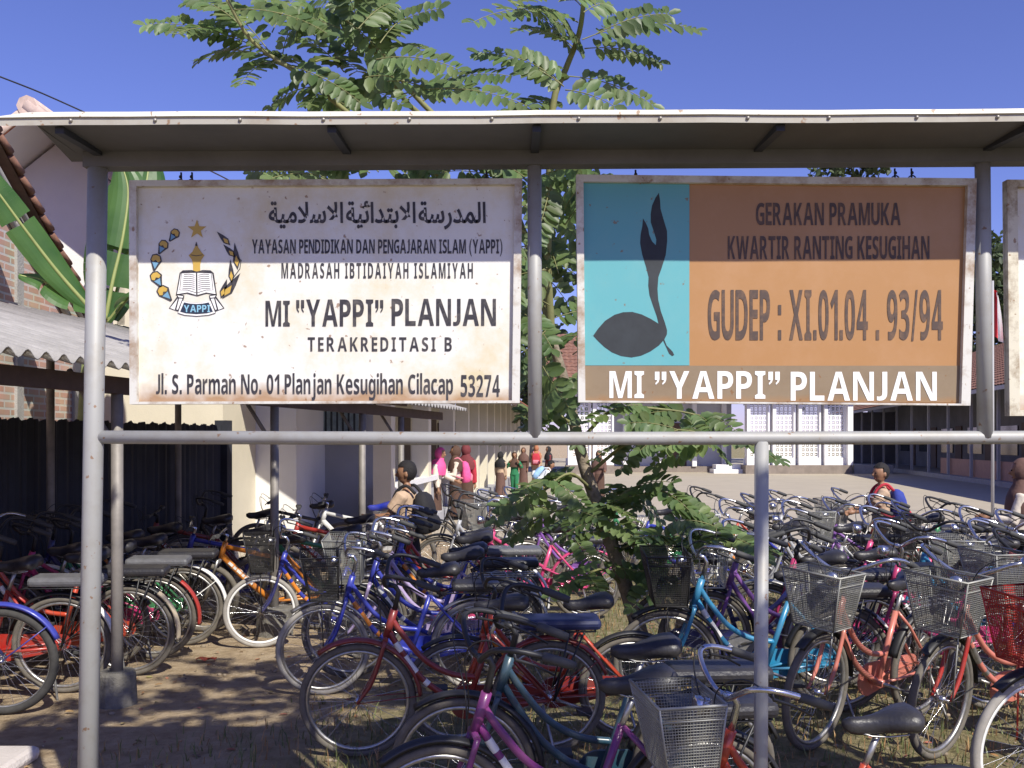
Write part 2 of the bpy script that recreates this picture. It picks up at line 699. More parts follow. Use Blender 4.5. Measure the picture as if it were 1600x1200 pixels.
# pillars
for i, a in enumerate([0.0, 3.2, 6.4, 9.0, 11.2, 13.4, 15.6, 17.8, 20.0, 22.2, 24.4, 26.6]):
    mb = MB()
    wd = 0.26 if i == 0 else 0.30
    WA.box(mb, a - 0.15, a + 0.15, -wd / 2, wd / 2, 0, 3.0)
    mb.build('pillar', M_cream, SB)
for a0, a1, nm in ((0.15, 6.25, 0), (9.3, 28, 1)):
    if nm == 0:
        mb = MB()
        WA.box(mb, a0, a1, -0.07, 0.07, 0.25, 0.84)
        o = mb.build('low_wall', M_greywall, SB)
        mb = MB()
        WA.box(mb, a0, a1, -0.16, 0.16, 0.843, 0.93)
        mb.build('coping', M_whitepaint, o)
# doors and windows of the classrooms
for a in (3.4, 8.2, 13.2, 18.2, 23.2):
    mb = MB()
    WA.box(mb, a, a + 1.0, -2.25, -2.20, 0.25, 2.35)
    mb.build('door', M_wood, SB)
    mb = MB()
    WA.box(mb, a + 1.5, a + 3.3, -2.25, -2.21, 1.1, 2.2)
    o = mb.build('window', M_wood, SB)
    mb = MB()
    for k in range(3):
        WA.box(mb, a + 1.56 + k * .58, a + 2.07 + k * .58, -2.205, -2.195, 1.16, 2.14)
    mb.build('pane', M_glass, o)
mb = MB()
tiled_roof(mb, WA.p(-2.9, 0.95, 2.72), WA.p(30, 0.95, 2.72), WA.p(30, -2.9, 4.98), WA.p(-2.9, -2.9, 4.98), 130, 16)
mb.build('roof', [M_tile, M_wood], SB)
mb = MB()
pts = [WA.p(-2.95, -2.9, 5.03), WA.p(30, -2.9, 5.03)]
mb.tube(pts, 0.12, 8)
pts = [WA.p(-2.95, 1.0, 2.80), WA.p(-2.95, -2.9, 5.05)]
mb.tube(pts, 0.075, 6)
mb.build('ridge_tiles', mat('mortar_ridge', (0.55, 0.42, 0.36), 0.9, var=0.2, scale=9), SB)
mb = MB()
WA.box(mb, -2.9, 30, 0.93, 0.98, 2.55, 2.74)
mb.build('fascia_board', M_wood, SB)

# ------------------------------------------------------------------ white lattice building at the end of the yard
LB = thing('lattice_building', 'white hall with pierced lattice wall bays on a stone plinth across the courtyard', 'building', (9.5, 46, 0))
mb = MB()
for a, b in ((2.6, 4.9), (11.2, 16.3)):
    mb.box((a, 46, 0), (b, 47, 0.42))
mb.box((4.9, 48.5, 0), (11.2, 49.5, 0.30))
mb.build('plinth', mat('plinth_stone', (0.24, 0.20, 0.17), 0.9, var=0.2, scale=3), LB)
mb = MB()
mb.box((2.6, 46.6, 3.9), (16.3, 47, 5.0))
for a, b in ((2.6, 4.9), (11.2, 16.3)):
    mb.box((a, 46.42, 0.42), (b, 46.5, 0.75))
    mb.box((a, 46.42, 3.3), (b, 46.5, 4.0))
mb.box((4.9, 49.0, 0.3), (11.2, 49.2, 4.0))
mb.build('wall', mat('hall_wall', (0.55, 0.56, 0.60), 0.8, var=0.06, scale=1), LB)


def lattice(mb, x0, x1, z0, z1, yy, nx, nz):
    dx, dz = (x1 - x0) / nx, (z1 - z0) / nz
    for i in range(nx + 1):
        mb.box((x0 + i * dx - .035, yy, z0), (x0 + i * dx + .035, yy + .08, z1))
    for j in range(nz + 1):
        mb.box((x0, yy + .004, z0 + j * dz - .035), (x1, yy + .076, z0 + j * dz + .035))
    for i in range(nx):
        for j in range(nz):
            cx, cz = x0 + (i + .5) * dx, z0 + (j + .5) * dz
            k = min(dx, dz) * .20
            mb.prism([(cx - k, cz), (cx, cz - k), (cx + k, cz), (cx, cz + k)], yy + .01, yy + .07)


bays = [(2.75, 3.75), (3.95, 4.85)] + [(11.35 + 1.24 * k, 12.35 + 1.24 * k) for k in range(4)]
for a, b in bays:
    mb = MB()
    mb.box((a - 0.06, 46.1, 0.42), (a + 0.10, 46.6, 4.0))
    mb.box((b - 0.02, 46.25, 0.42), (b + 0.06, 46.6, 4.0))
    mb.box((a + 0.10, 46.25, 0.42), (b - 0.02, 46.5, 0.78))
    mb.build('pier', M_whitepaint, LB)
    mb = MB()
    lattice(mb, a + 0.13, b - 0.05, 0.82, 3.9, 46.35, 4, 14)
    mb.build('lattice_screen', M_whitepaint, LB)
mb = MB()
mb.box((16.1, 46.0, 0.42), (16.35, 46.9, 4.4))
mb.build('corner_pillar', M_whitepaint, LB)
for xx in (5.6, 7.4, 9.1, 10.6):
    mb = MB()
    mb.box((xx, 48.4, 0.3), (xx + 0.22, 48.6, 4.0))
    mb.build('pillar', M_whitepaint, LB)
mb = MB()
mb.box((7.9, 48.93, 0.3), (8.9, 49.0, 2.5))
mb.build('door', M_wood, LB)
mb = MB()
mb.box((9.8, 46.6, 0.0), (11.6, 47.6, 0.2))
mb.box((10.0, 47.0, 0.2), (11.4, 47.9, 0.42))
mb.build('steps', M_whitepaint, LB)
mb = MB()
tiled_roof(mb, (1.6, 45.0, 4.35), (17.4, 45.0, 4.35), (17.4, 50.5, 7.2), (1.6, 50.5, 7.2), 60, 14)
tiled_roof(mb, (1.6, 56.0, 4.35), (17.4, 56.0, 4.35), (17.4, 50.5, 7.2), (1.6, 50.5, 7.2), 60, 14)
mb.build('roof', [M_tile_old, M_wood], LB)
mb = MB()
mb.box((16.5, 46.3, 0.0), (18.4, 47.5, 0.42))
mb.build('concrete_step', M_conc, loc=(17.4, 46.9, 0), label='pale concrete landing beside the corner pillar of the white hall', cat='step')

# ------------------------------------------------------------------ right school wing (in its own shade)
RB = thing('school_building', 'shaded school wing on the right with thin pale veranda posts and brown tiled roof', 'building', (15.5, 24, 0))
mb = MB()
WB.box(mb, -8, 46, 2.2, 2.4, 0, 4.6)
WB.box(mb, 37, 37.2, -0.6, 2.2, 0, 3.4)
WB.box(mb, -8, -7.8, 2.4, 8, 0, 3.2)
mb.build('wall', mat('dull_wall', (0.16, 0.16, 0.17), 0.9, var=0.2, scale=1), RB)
mb = MB()
WB.box(mb, -8, 37, -0.3, 2.2, 0, 0.18)
mb.build('veranda_floor', M_conc, RB)
for k in range(14):
    a = -6 + k * 3.2
    mb = MB()
    WB.box(mb, a - .05, a + .05, -0.1, 0.0, 0.18, 3.75)
    mb.build('veranda_post', M_greywall, RB)
for k in range(9):
    a = -5 + k * 4.6
    mb = MB()
    WB.box(mb, a, a + 1.0, 2.14, 2.2, 0.18, 2.3)
    mb.build('door', M_wood, RB)
    mb = MB()
    WB.box(mb, a + 1.5, a + 3.6, 2.15, 2.2, 1.0, 2.2)
    mb.build('window', M_glass, RB)
mb = MB()
WB.box(mb, 8, 18, 0.05, 0.15, 0.18, 0.85)
mb.build('low_wall', mat('terracotta_paint', (0.42, 0.25, 0.18), 0.85, var=0.1), RB)
mb = MB()
tiled_roof(mb, WB.p(-9, -1.0, 3.36), WB.p(42, -1.0, 3.36), WB.p(42, 5.0, 6.5), WB.p(-9, 5.0, 6.5), 170, 22)
mb.build('roof', [M_tile_old, M_wood], RB)
mb = MB()
WB.box(mb, -9, 42, -1.04, -0.99, 3.22, 3.36)
mb.build('fascia_board', M_greywall, RB)

# ------------------------------------------------------------------ white gabled house
WH = thing('house', 'tall white gabled house with mortar capped ridge behind the banana plant', 'house', (-7.0, 13, 0))
mb = MB()
ax, az = -6.12, 5.62
sl = 0.80
xl, xr = ax - 4.6, ax + 3.2
poly = [(xl, 0), (xr, 0), (xr, az - sl * (xr - ax)), (ax, az), (xl, az - sl * (ax - xl))]
mb.prism(poly, 13.0, 13.2)
mb.prism(poly, 21.8, 22.0)
mb.box((xl, 13.2, 0), (xl + .2, 21.8, az - sl * 4.6))
mb.box((xr - .2, 13.2, 0), (xr, 21.8, az - sl * 3.2))
mb.build('wall', M_white, WH)
mb = MB()
OH = 0.85
tiled_roof(mb, (xr + .5, 13 - OH, az + .1 - sl * (xr + .5 - ax)), (xr + .5, 22.5, az + .1 - sl * (xr + .5 - ax)), (ax, 22.5, az + .1), (ax, 13 - OH, az + .1), 44, 14)
tiled_roof(mb, (xl - .4, 13 - OH, az + .1 - sl * (ax - xl + .4)), (xl - .4, 22.5, az + .1 - sl * (ax - xl + .4)), (ax, 22.5, az + .1), (ax, 13 - OH, az + .1), 44, 18)
mb.build('roof', [M_tile, M_white], WH)
mb = MB()
M_ridge = mat('mortar_ridge', (0.55, 0.42, 0.36), 0.9, var=0.2, scale=9)
zt = az + .17
mb.tube([(ax, 13 - OH - .05, zt), (ax, 22.5, zt)], 0.13, 8)
mb.tube([(ax - .02, 13 - OH + .02, zt + .02), (ax + 3.0, 13 - OH + .02, zt + .02 - 3.0 * sl)], 0.10, 7)
mb.tube([(ax + .02, 13 - OH + .02, zt + .02), (ax - 3.6, 13 - OH + .02, zt + .02 - 3.6 * sl)], 0.06, 7)
mb.build('ridge_tiles', M_ridge, WH)

# ------------------------------------------------------------------ brick house
BH = thing('house', 'unplastered brick house with weathered tile verge beside the shelter roof', 'house', (-7.5, 8, 0))
mb = MB()
gx = -4.95
ry, rz, ey, ez = 7.0, 5.72, 11.1, 2.88
poly = [(4.0, 0), (11.0, 0), (11.0, 3.0), (ry, rz - .1), (4.0, rz - .1 - 3.0 * .755)]
vs = [(gx, a, b) for a, b in poly] + [(gx - .15, a, b) for a, b in poly]
n = len(poly)
mb.add(vs, [tuple(range(n)), tuple(range(2 * n - 1, n - 1, -1))] + [(i, i + n, (i + 1) % n + n, (i + 1) % n) for i in range(n)])
mb.box((-12, 10.85, 0), (gx - .15, 11.0, 3.0))
mb.build('wall', M_brick, BH)
mb = MB()
mb.box((gx, 10.80, 0), (gx + .035, 11.03, 2.95))
mb.box((gx, 9.55, 0), (gx + .03, 9.68, 4.0))
mb.build('tie_column', M_conc, BH)
mb = MB()
mb.tube([(gx + .08, ry - .3, rz + .02), (gx + .08, ey + .35, ez - .33)], 0.035, 4)
mb.tube([(gx + .03, ry - .3, rz - .22), (gx + .03, ey + .1, ez - .32)], 0.04, 4)
mb.build('barge_board', mat('barge_board', (0.42, 0.40, 0.37), 0.8, var=0.2), BH)
mb = MB()
tiled_roof(mb, (gx + .12, ey + .4, ez - .16), (-12, ey + .4, ez - .16), (-12, ry, rz + .12), (gx + .12, ry, rz + .12), 34, 18, 0.04)
for k in range(22):
    t0 = k / 22
    yy, zz = ry + (ey + .4 - ry) * t0, rz + .14 + (ez - .16 - rz - .12) * t0
    yy2, zz2 = ry + (ey + .4 - ry) * (t0 + .043), rz + .17 + (ez - .16 - rz - .12) * (t0 + .043)
    mb.tube([(gx + .12, yy, zz), (gx + .12, yy2, zz2)], [0.03, 0.042], 7)
mb.build('roof', [M_tile_old, M_wood], BH)

# ------------------------------------------------------------------ bicycle shelter
SH = Frame((-2.35, 5.67), math.atan2(0.2, 0.98))
SHT = thing('bicycle_shelter', 'low bicycle shelter with corrugated asbestos roof over the left row of bicycles', 'shelter', (-2.35, 5.67, 0))
mb = MB()


def corrugated(mb, fr, a0, a1, t0, t1, z0, z1, pitch=0.13, amp=0.022, th=0.006, along='a'):
    """sheet whose corrugations run up the slope (t); waves across a"""
    n = int((a1 - a0) / pitch * 8)
    vs = []
    for off in (0, -th):
        for i in range(n + 1):
            a = a0 + (a1 - a0) * i / n
            h = amp * math.sin(2 * math.pi * (a - a0) / pitch)
            vs.append(fr.p(a, t0, z0 + h + off))
            vs.append(fr.p(a, t1, z1 + h + off))
    k = 2 * (n + 1)
    fs = []
    for i in range(n):
        fs.append((2 * i, 2 * i + 2, 2 * i + 3, 2 * i + 1))
        fs.append((k + 2 * i + 1, k + 2 * i + 3, k + 2 * i + 2, k + 2 * i))
        fs.append((2 * i, k + 2 * i, k + 2 * i + 2, 2 * i + 2))
        fs.append((2 * i + 1, 2 * i + 3, k + 2 * i + 3, k + 2 * i + 1))
    mb.add(vs, fs, 0, True)


corrugated(mb, SH, -3.2, 4.6, 0.28, -2.15, 1.97, 2.66)
corrugated(mb, SH, 4.45, 7.4, 0.28, -0.62, 1.975, 2.21)
mb.build('roof_sheet', M_asb, SHT)
mb = MB()
SH.box(mb, -3.2, 7.0, 0.0, 0.05, 1.83, 1.93)
SH.box(mb, -3.2, 4.5, -1.0, -0.95, 2.14, 2.24)
SH.box(mb, 4.5, 7.2, -0.55, -0.50, 2.02, 2.10)
SH.box(mb, -3.2, 4.5, -2.05, -2.0, 2.45, 2.55)
mb.build('purlin', M_wood, SHT)
for a in (-2.2, 0.0, 2.1, 4.1, 5.35):
    mb = MB()
    p = SH.p(a, 0.02, 0)
    mb.tube([p + Vector((0, 0, .02)), p + Vector((0, 0, 1.83))], 0.035, 10)
    mb.tube([p + Vector((0, 0, 1.5)), p - SH.n * .32 + Vector((0, 0, 1.98))], 0.016, 6)
    mb.build('post', M_shedpost, SHT)
    mb = MB()
    if a > 5:
        continue
    q = SH.p(a, -2.02, 0)
    mb.tube([q, q + Vector((0, 0, 2.45))], 0.035, 8)
    mb.build('post', M_shedpost, SHT)
for a in (0.0, 2.1):
    mb = MB()
    p = SH.p(a, 0.02, 0)
    r = 0.105 if a == 0 else 0.14
    h = 0.2 if a == 0 else 0.22
    secs = []
    for z, k in ((0, 1.08), (h * .9, 1.0), (h, .9)):
        secs.append([p + Vector((r * k * math.cos(t), r * k * math.sin(t), z)) for t in [2 * math.pi * i / 14 for i in range(14)]])
    mb.loft(secs, smooth=False)
    mb.build('footing', mat('mossy_concrete', (0.16, 0.15, 0.13), 0.95, var=0.3, scale=9, bump=0.5), SHT)
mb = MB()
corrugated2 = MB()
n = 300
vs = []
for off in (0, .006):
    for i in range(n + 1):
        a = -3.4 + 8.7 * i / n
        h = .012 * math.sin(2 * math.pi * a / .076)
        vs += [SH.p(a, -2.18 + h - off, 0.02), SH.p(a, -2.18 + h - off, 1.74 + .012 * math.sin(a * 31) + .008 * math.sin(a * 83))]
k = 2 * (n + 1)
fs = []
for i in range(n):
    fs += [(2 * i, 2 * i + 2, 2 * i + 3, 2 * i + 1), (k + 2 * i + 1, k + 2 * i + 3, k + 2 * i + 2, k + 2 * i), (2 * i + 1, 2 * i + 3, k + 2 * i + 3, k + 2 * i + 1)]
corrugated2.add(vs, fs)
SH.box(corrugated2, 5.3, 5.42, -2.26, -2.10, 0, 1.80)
corrugated2.build('sheet_metal_fence', M_sheet, loc=SH.p(1, -2.18, 0), label='tall shade-darkened corrugated sheet metal fence at the back of the bicycle shelter', cat='fence')

mb = MB()
mb.box((-2.95, 4.25, 0), (-2.30, 4.70, 0.07), bev=0.03)
mb.build('concrete_slab', mat('pale_concrete', (0.55, 0.50, 0.46), 0.9, var=0.1, bump=0.3), loc=(-2.5, 4.6, 0), label='pale pinkish concrete slab at the bottom left corner', cat='slab')

# ------------------------------------------------------------------ overhead cable
mb = MB()
pts = [P(-260, 25, 9.0), P(0, 120, 10.0), P(120, 170, 10.9), P(345, 275, 12.2), P(470, 345, 13.0)]
mb.tube(crv(pts, 5), 0.009, 5)
mb.build('power_cable', M_wire, loc=P(0, 120, 10.0), label='thin black power cable sagging across the sky at upper left', cat='cable')

# ------------------------------------------------------------------ flag
FP = thing('flag_pole', 'slim pole with a limp red and white flag between the two right hand signboards', 'flag pole', (GX(1553, 20), 20, 0))
mb = MB()
fx = GX(1551, 20)
mb.tube([(fx, 20, 0), (fx, 20, 4.9)], [0.035, 0.025], 8)
mb.build('pole', M_greywall, FP)
mb = MB()
ng = 14
vs = []
for j in range(ng + 1):
    for i in range(9):
        u = i / 8
        v = j / ng
        xx = fx + .03 + u * .17 * (0.5 + .5 * v) + .02 * math.sin(7 * u + 3 * v)
        vs.append((xx, 20 + .07 * math.sin(u * 9 + v * 2), 4.75 - v * 1.0 - .15 * u))
fs = [(j * 9 + i, j * 9 + i + 1, (j + 1) * 9 + i + 1, (j + 1) * 9 + i) for j in range(ng) for i in range(8)]
mb.add(vs, fs, 0, True)
for idx in range(len(mb.m)):
    if idx % 8 >= 4:
        mb.m[idx] = 1
mb.build('flag', [mat('flag_red', (0.55, 0.02, 0.03), 0.8), M_whitepaint], FP)

# ------------------------------------------------------------------ signboard structure (posts, rail, beam, canopy)
YS = 2.94
ST = thing('signboard_stand', 'grey steel pipe frame with long sheet metal canopy carrying the signboards', 'sign frame', (0, YS, 0))


def weld(mb, p, r=0.042):
    mb.ball(p, (r, r * .8, r * .8), seg=10, rings=6)


XL = GX(146, YS)
zr = CH + (HOR - 684) * YS / F
zb0, zb1 = CH + (HOR - 262) * YS / F, CH + (HOR - 236) * YS / F
mb = MB()
pt, pb = P(153, 250, YS), P(133, 1478, YS)
mb.tube([pb, P(146, 684, YS), pt], 0.0295, 18)
mb.build('post', M_pole, ST)
mb = MB()
mb.tube([P(835, 250, YS), P(836, 684, YS)], 0.0215, 16)
weld(mb, P(836, 678, YS), 0.0255)
mb.build('post', M_pole, ST)
mb = MB()
mb.tube([P(1535, 240, YS), P(1539, 684, YS)], 0.0225, 16)
weld(mb, P(1539, 678, YS), 0.0265)
mb.build('post', M_pole, ST)
mb = MB()
mb.tube([P(1188, 1490, YS), P(1190, 690, YS)], 0.0215, 16)
mb.build('post', M_pole, ST)
mb = MB()
mb.tube([P(2240, 1490, YS), P(2240, 230, YS)], 0.0295, 16)
mb.build('post', M_pole, ST)
mb = MB()
mb.tube([P(146, 683, YS), P(800, 685.5, YS), P(1600, 683.5, YS), P(2240, 683, YS)], 0.0205, 16)
weld(mb, P(330, 684, YS), 0.0225)
mb.build('rail', M_pole, ST)
mb = MB()
zl, zrr = CH + (HOR - 252) * YS / F, CH + (HOR - 244) * YS / F


def zline(x):                                     # the canopy and beam rise a little to the right
    return zl + (zrr - zl) * (x - XL) / (GX(1600, YS) - XL)


x0, x1 = XL - 0.02, GX(2260, YS)
mb.add([(x0, YS - .03, zline(x0) - .024), (x1, YS - .03, zline(x1) - .024), (x1, YS + .03, zline(x1) - .024), (x0, YS + .03, zline(x0) - .024),
        (x0, YS - .03, zline(x0) + .022), (x1, YS - .03, zline(x1) + .022), (x1, YS + .03, zline(x1) + .022), (x0, YS + .03, zline(x0) + .022)],
       [(0, 3, 2, 1), (4, 5, 6, 7), (0, 1, 5, 4), (1, 2, 6, 5), (2, 3, 7, 6), (3, 0, 4, 7)])
mb.build('beam', mat('beam_grey', (0.16, 0.16, 0.17), 0.6, 0.2, var=0.15), ST)

# canopy: rolled cream fascia in front, sheet underside, thin back edge
YF = 2.64


def zc(x, py_l, py_r, Y):                         # height at x for a line that is at py_l (px 20) and py_r (px 1600)
    a, b = GX(20, Y), GX(1600, Y)
    py = py_l + (py_r - py_l) * (x - a) / (b - a)
    return CH + (HOR - py) * Y / F


xa, xb = GX(-14, YF), GX(2300, YF)
secs_x = [xa, xa + .10, xa + .22] + [xa + .22 + (xb - xa - .22) * k / 24 for k in range(1, 25)]
prof = []
mbt, mbf, mbu = MB(), MB(), MB()
rows = []
for i, x in enumerate(secs_x):
    wob = 0.0012 * math.sin(x * 5.1) + .0007 * math.sin(x * 13.7)
    zb = zc(x, 196, 190, YF) + wob
    zt = zc(x, 173, 167.5, YF) + wob
    if i == 0:
        zt -= .012
    xe = x + (.0 if i == 0 else 0)
    rows.append([(x, YF, zb), (x, YF, zb + .018), (x, YF - .006, zb + .021), (x, YF - .004, zt - .006), (x, YF + .012, zt), (max(xe, -1.375), YF + .22, zt + .05), (max(xe, -1.39), 3.02, zc(xe, 252, 246, 3.02) + .01)])
for i in range(len(rows) - 1):
    a, b = rows[i], rows[i + 1]
    for j in range(6):
        (mbf if j < 2 else mbt).add([a[j], b[j], b[j + 1], a[j + 1]], [(0, 1, 2, 3)], 0, j > 2)
    u0, u1 = rows[i][0], rows[i + 1][0]
    k0, k1 = rows[i][6], rows[i + 1][6]
    lim_x = GX(56, YF)
    u0, u1 = (max(u0[0], lim_x), u0[1], u0[2]), (max(u1[0], lim_x), u1[1], u1[2])
    k0, k1 = (max(k0[0], -1.385), k0[1], k0[2]), (max(k1[0], -1.37), k1[1], k1[2])
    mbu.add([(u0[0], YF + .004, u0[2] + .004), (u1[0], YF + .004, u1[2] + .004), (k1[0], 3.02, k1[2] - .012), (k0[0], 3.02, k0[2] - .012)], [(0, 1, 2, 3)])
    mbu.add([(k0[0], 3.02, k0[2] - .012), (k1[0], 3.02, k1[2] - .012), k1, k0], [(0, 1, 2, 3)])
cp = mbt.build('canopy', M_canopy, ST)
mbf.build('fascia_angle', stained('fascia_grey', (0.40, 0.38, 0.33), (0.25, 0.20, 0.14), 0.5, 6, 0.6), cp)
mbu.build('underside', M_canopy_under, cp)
k = 0
x = xa + .22
rv = MB()
rv.ball((0, 0, 0), .0055, seg=8, rings=5)
rv = rv.mesh('rivet')
rv.materials.append(M_rivet)
while x < xb:
    o = bpy.data.objects.new('rivet', rv)
    COL.objects.link(o)
    o.parent = cp
    o.location = Vector((x, YF - .002, zc(x, 189, 183, YF))) - ORG[cp.name]
    x += .232 + .01 * math.sin(k * 3)
    k += 1
for px in (160, 545, 835, 1180, 1535, 1900):
    mb = MB()
    xx = GX(px, YS)
    mb.add([(xx - .012, YF + .02, zc(xx, 195, 189, YF) + .0), (xx + .012, YF + .02, zc(xx, 195, 189, YF)), (xx + .012, 2.91, zline(xx) + .03), (xx - .012, 2.91, zline(xx) + .03),
            (xx - .012, YF + .02, zc(xx, 195, 189, YF) - .018), (xx + .012, YF + .02, zc(xx, 195, 189, YF) - .018), (xx + .012, 2.91, zline(xx) + .008), (xx - .012, 2.91, zline(xx) + .008)],
           [(0, 1, 2, 3), (7, 6, 5, 4), (0, 4, 5, 1), (1, 5, 6, 2), (2, 6, 7, 3), (3, 7, 4, 0)])
    mb.build('bracket', M_sheet, ST)

# ------------------------------------------------------------------ signboards
YP = 2.935                                        # panel face
INK = stained('sign_ink', (0.028, 0.026, 0.034), (0.17, 0.15, 0.13), 0.5, 28, 0.55, spots=False)


def textmesh(s, off=0.0, spacing=1.0):
    c = bpy.data.curves.new('lettering', 'FONT')
    c.body = s
    c.size = 1.0
    c.offset = off
    c.space_character = spacing
    c.resolution_u = 3
    c.fill_mode = 'BOTH'
    c.extrude = 0.0
    o = bpy.data.objects.new('lettering', c)
    COL.objects.link(o)
    bpy.context.view_layer.update()
    me = bpy.data.meshes.new_from_object(o.evaluated_get(bpy.context.evaluated_depsgraph_get()))
    v = np.empty(len(me.vertices) * 3)
    me.vertices.foreach_get('co', v)
    v = v.reshape(-1, 3)
    f = [tuple(p.vertices) for p in me.polygons]
    bpy.data.objects.remove(o)
    bpy.data.curves.remove(c)
    bpy.data.meshes.remove(me)
    return v, f


GL = {}


def glyph(ch):
    """(verts 2d, faces, x0, x1): capitals and digits fill the cap height 0..1 exactly"""
    if ch in GL:
        return GL[ch]
    k = ord(ch)
    if ch.isupper():
        s = chr(0x1D5D4 + k - 65)
    elif ch.islower():
        s = chr(0x1D5EE + k - 97)
    elif ch.isdigit():
        s = chr(0x1D7EC + k - 48)
    else:
        s = None
    if s:
        v, f = textmesh(s, 0.0)
        v = v[:, :2] / CAP
        top = v[:, 1] > -9
        if ch.isupper() or ch.isdigit():
            lo, hi = v[:, 1].min(), v[:, 1].max()
            v = np.stack([v[:, 0], (v[:, 1] - lo) / (hi - lo)], 1)
    else:
        def rect(x0, y0, x1, y1):
            return [(x0, y0), (x1, y0), (x1, y1), (x0, y1)]
        polys = []
        if ch == '.':
            polys = [rect(0, 0, .22, .2)]
        elif ch == ':':
            polys = [rect(0, 0, .22, .2), rect(0, .5, .22, .7)]
        elif ch == '/':
            polys = [[(0, -.02), (.14, -.02), (.44, 1), (.30, 1)]]
        elif ch in '()':
            arc = [math.radians(-62 + 124 * i / 8) for i in range(9)]
            o = [(.30 - .62 * math.cos(t) + .33, .42 + .72 * math.sin(t)) for t in arc]
            q = [(.30 - .45 * math.cos(t) + .33, .42 + .70 * math.sin(t)) for t in arc]
            polys = [[o[i], o[i + 1], q[i + 1], q[i]] for i in range(8)]
            if ch == ')':
                polys = [[(.5 - a, b) for a, b in p] for p in polys]
        elif ch in '\u201c\u201d':
            def comma(x):
                return [(x, .68), (x, .98), (x + .2, .98), (x + .2, .70), (x + .16, .60), (x + .04, .50), (x + .02, .56), (x + .09, .63), (x + .10, .68)]
            polys = [comma(0), comma(.3)]
            if ch == '\u201c':
                polys = [[(.5 - a, b) for a, b in p] for p in polys]
        vs, f = [], []
        for p in polys:
            f.append(tuple(range(len(vs), len(vs) + len(p))))
            vs += p
        v = np.array(vs)
    GL[ch] = (v, f, v[:, 0].min(), v[:, 0].max())
    return GL[ch]


_v, _f = textmesh(chr(0x1D5D4 + 7), 0.0)
CAP = _v[:, 1].max()


def lettering(s, box, parent, m, gap=0.13, space=0.42, Y=YP, lift=0.0016, shaped=None):
    x0, y0, x1, y1 = box
    vs, fs = [], []
    if shaped is not None:
        v, f = textmesh(shaped, 0.022)
        vs, fs = [tuple(p[:2]) for p in v], f
    else:
        x = 0.0
        for ch in s:
            if ch == ' ':
                x += space
                continue
            v, f, a, b = glyph(ch)
            o = len(vs)
            vs += [(p[0] - a + x, p[1]) for p in v]
            fs += [tuple(i + o for i in q) for q in f]
            x += (b - a) + gap
    v = np.array(vs)
    lo, hi = v.min(0), v.max(0)
    a, b = P(x0, y1, Y), P(x1, y0, Y)
    mb = MB()
    out = []
    for p in v:
        u = (p[0] - lo[0]) / (hi[0] - lo[0])
        t = (p[1] - lo[1]) / (hi[1] - lo[1])
        out.append((a.x + (b.x - a.x) * u, Y - lift, a.z + (b.z - a.z) * t))
    mb.add(out, fs)
    return mb.build('lettering', m, parent)


AR = {'ا': 'FE8D FE8E', 'ل': 'FEDD FEDE FEDF FEE0', 'م': 'FEE1 FEE2 FEE3 FEE4', 'د': 'FEA9 FEAA', 'ر': 'FEAD FEAE', 'س': 'FEB1 FEB2 FEB3 FEB4',
      'ة': 'FE93 FE94', 'ب': 'FE8F FE90 FE91 FE92', 'ت': 'FE95 FE96 FE97 FE98', 'ئ': 'FE89 FE8A FE8B FE8C', 'ي': 'FEF1 FEF2 FEF3 FEF4', 'ﻻ': 'FEFB FEFC'}


def shape_arabic(s):
    s = s.replace('لا', 'ﻻ')
    out = []
    for i, ch in enumerate(s):
        if ch not in AR:
            out.append(ch)
            continue
        f = AR[ch].split()
        prev = i > 0 and s[i - 1] in AR and len(AR[s[i - 1]].split()) == 4
        nxt = i + 1 < len(s) and s[i + 1] in AR and len(f) == 4
        k = (3 if nxt else 1) if prev else (2 if nxt else 0)
        out.append(chr(int(f[k], 16)))
    return ''.join(reversed(out))


def flat(mb, pts, lvl, mi, Y=YP):
    """a painted patch: outline in photo pixels on the board, a fraction of a mm thick"""
    y1 = Y - 0.0012 - lvl * 0.0006
    mb.prism([(P(px, py, Y).x, P(px, py, Y).z) for px, py in pts], y1, y1 - 0.0004, mi)


def stroke(mb, pts, wd, lvl, mi, Y=YP, closed=False):
    """painted line through photo pixels on the board"""
    pts = [Vector((a, b)) for a, b in pts]
    if closed:
        pts = pts + [pts[0]]
    n = len(pts)
    L_, R_ = [], []
    for i in range(n):
        d = pts[min(i + 1, n - 1)] - pts[max(i - 1, 0)]
        if closed and i in (0, n - 1):
            d = pts[1] - pts[n - 2]
        d.normalize()
        q = Vector((-d.y, d.x)) * wd / 2
        L_.append(pts[i] + q)
        R_.append(pts[i] - q)
    for i in range(n - 1):
        flat(mb, [L_[i], L_[i + 1], R_[i + 1], R_[i]], lvl, mi, Y)


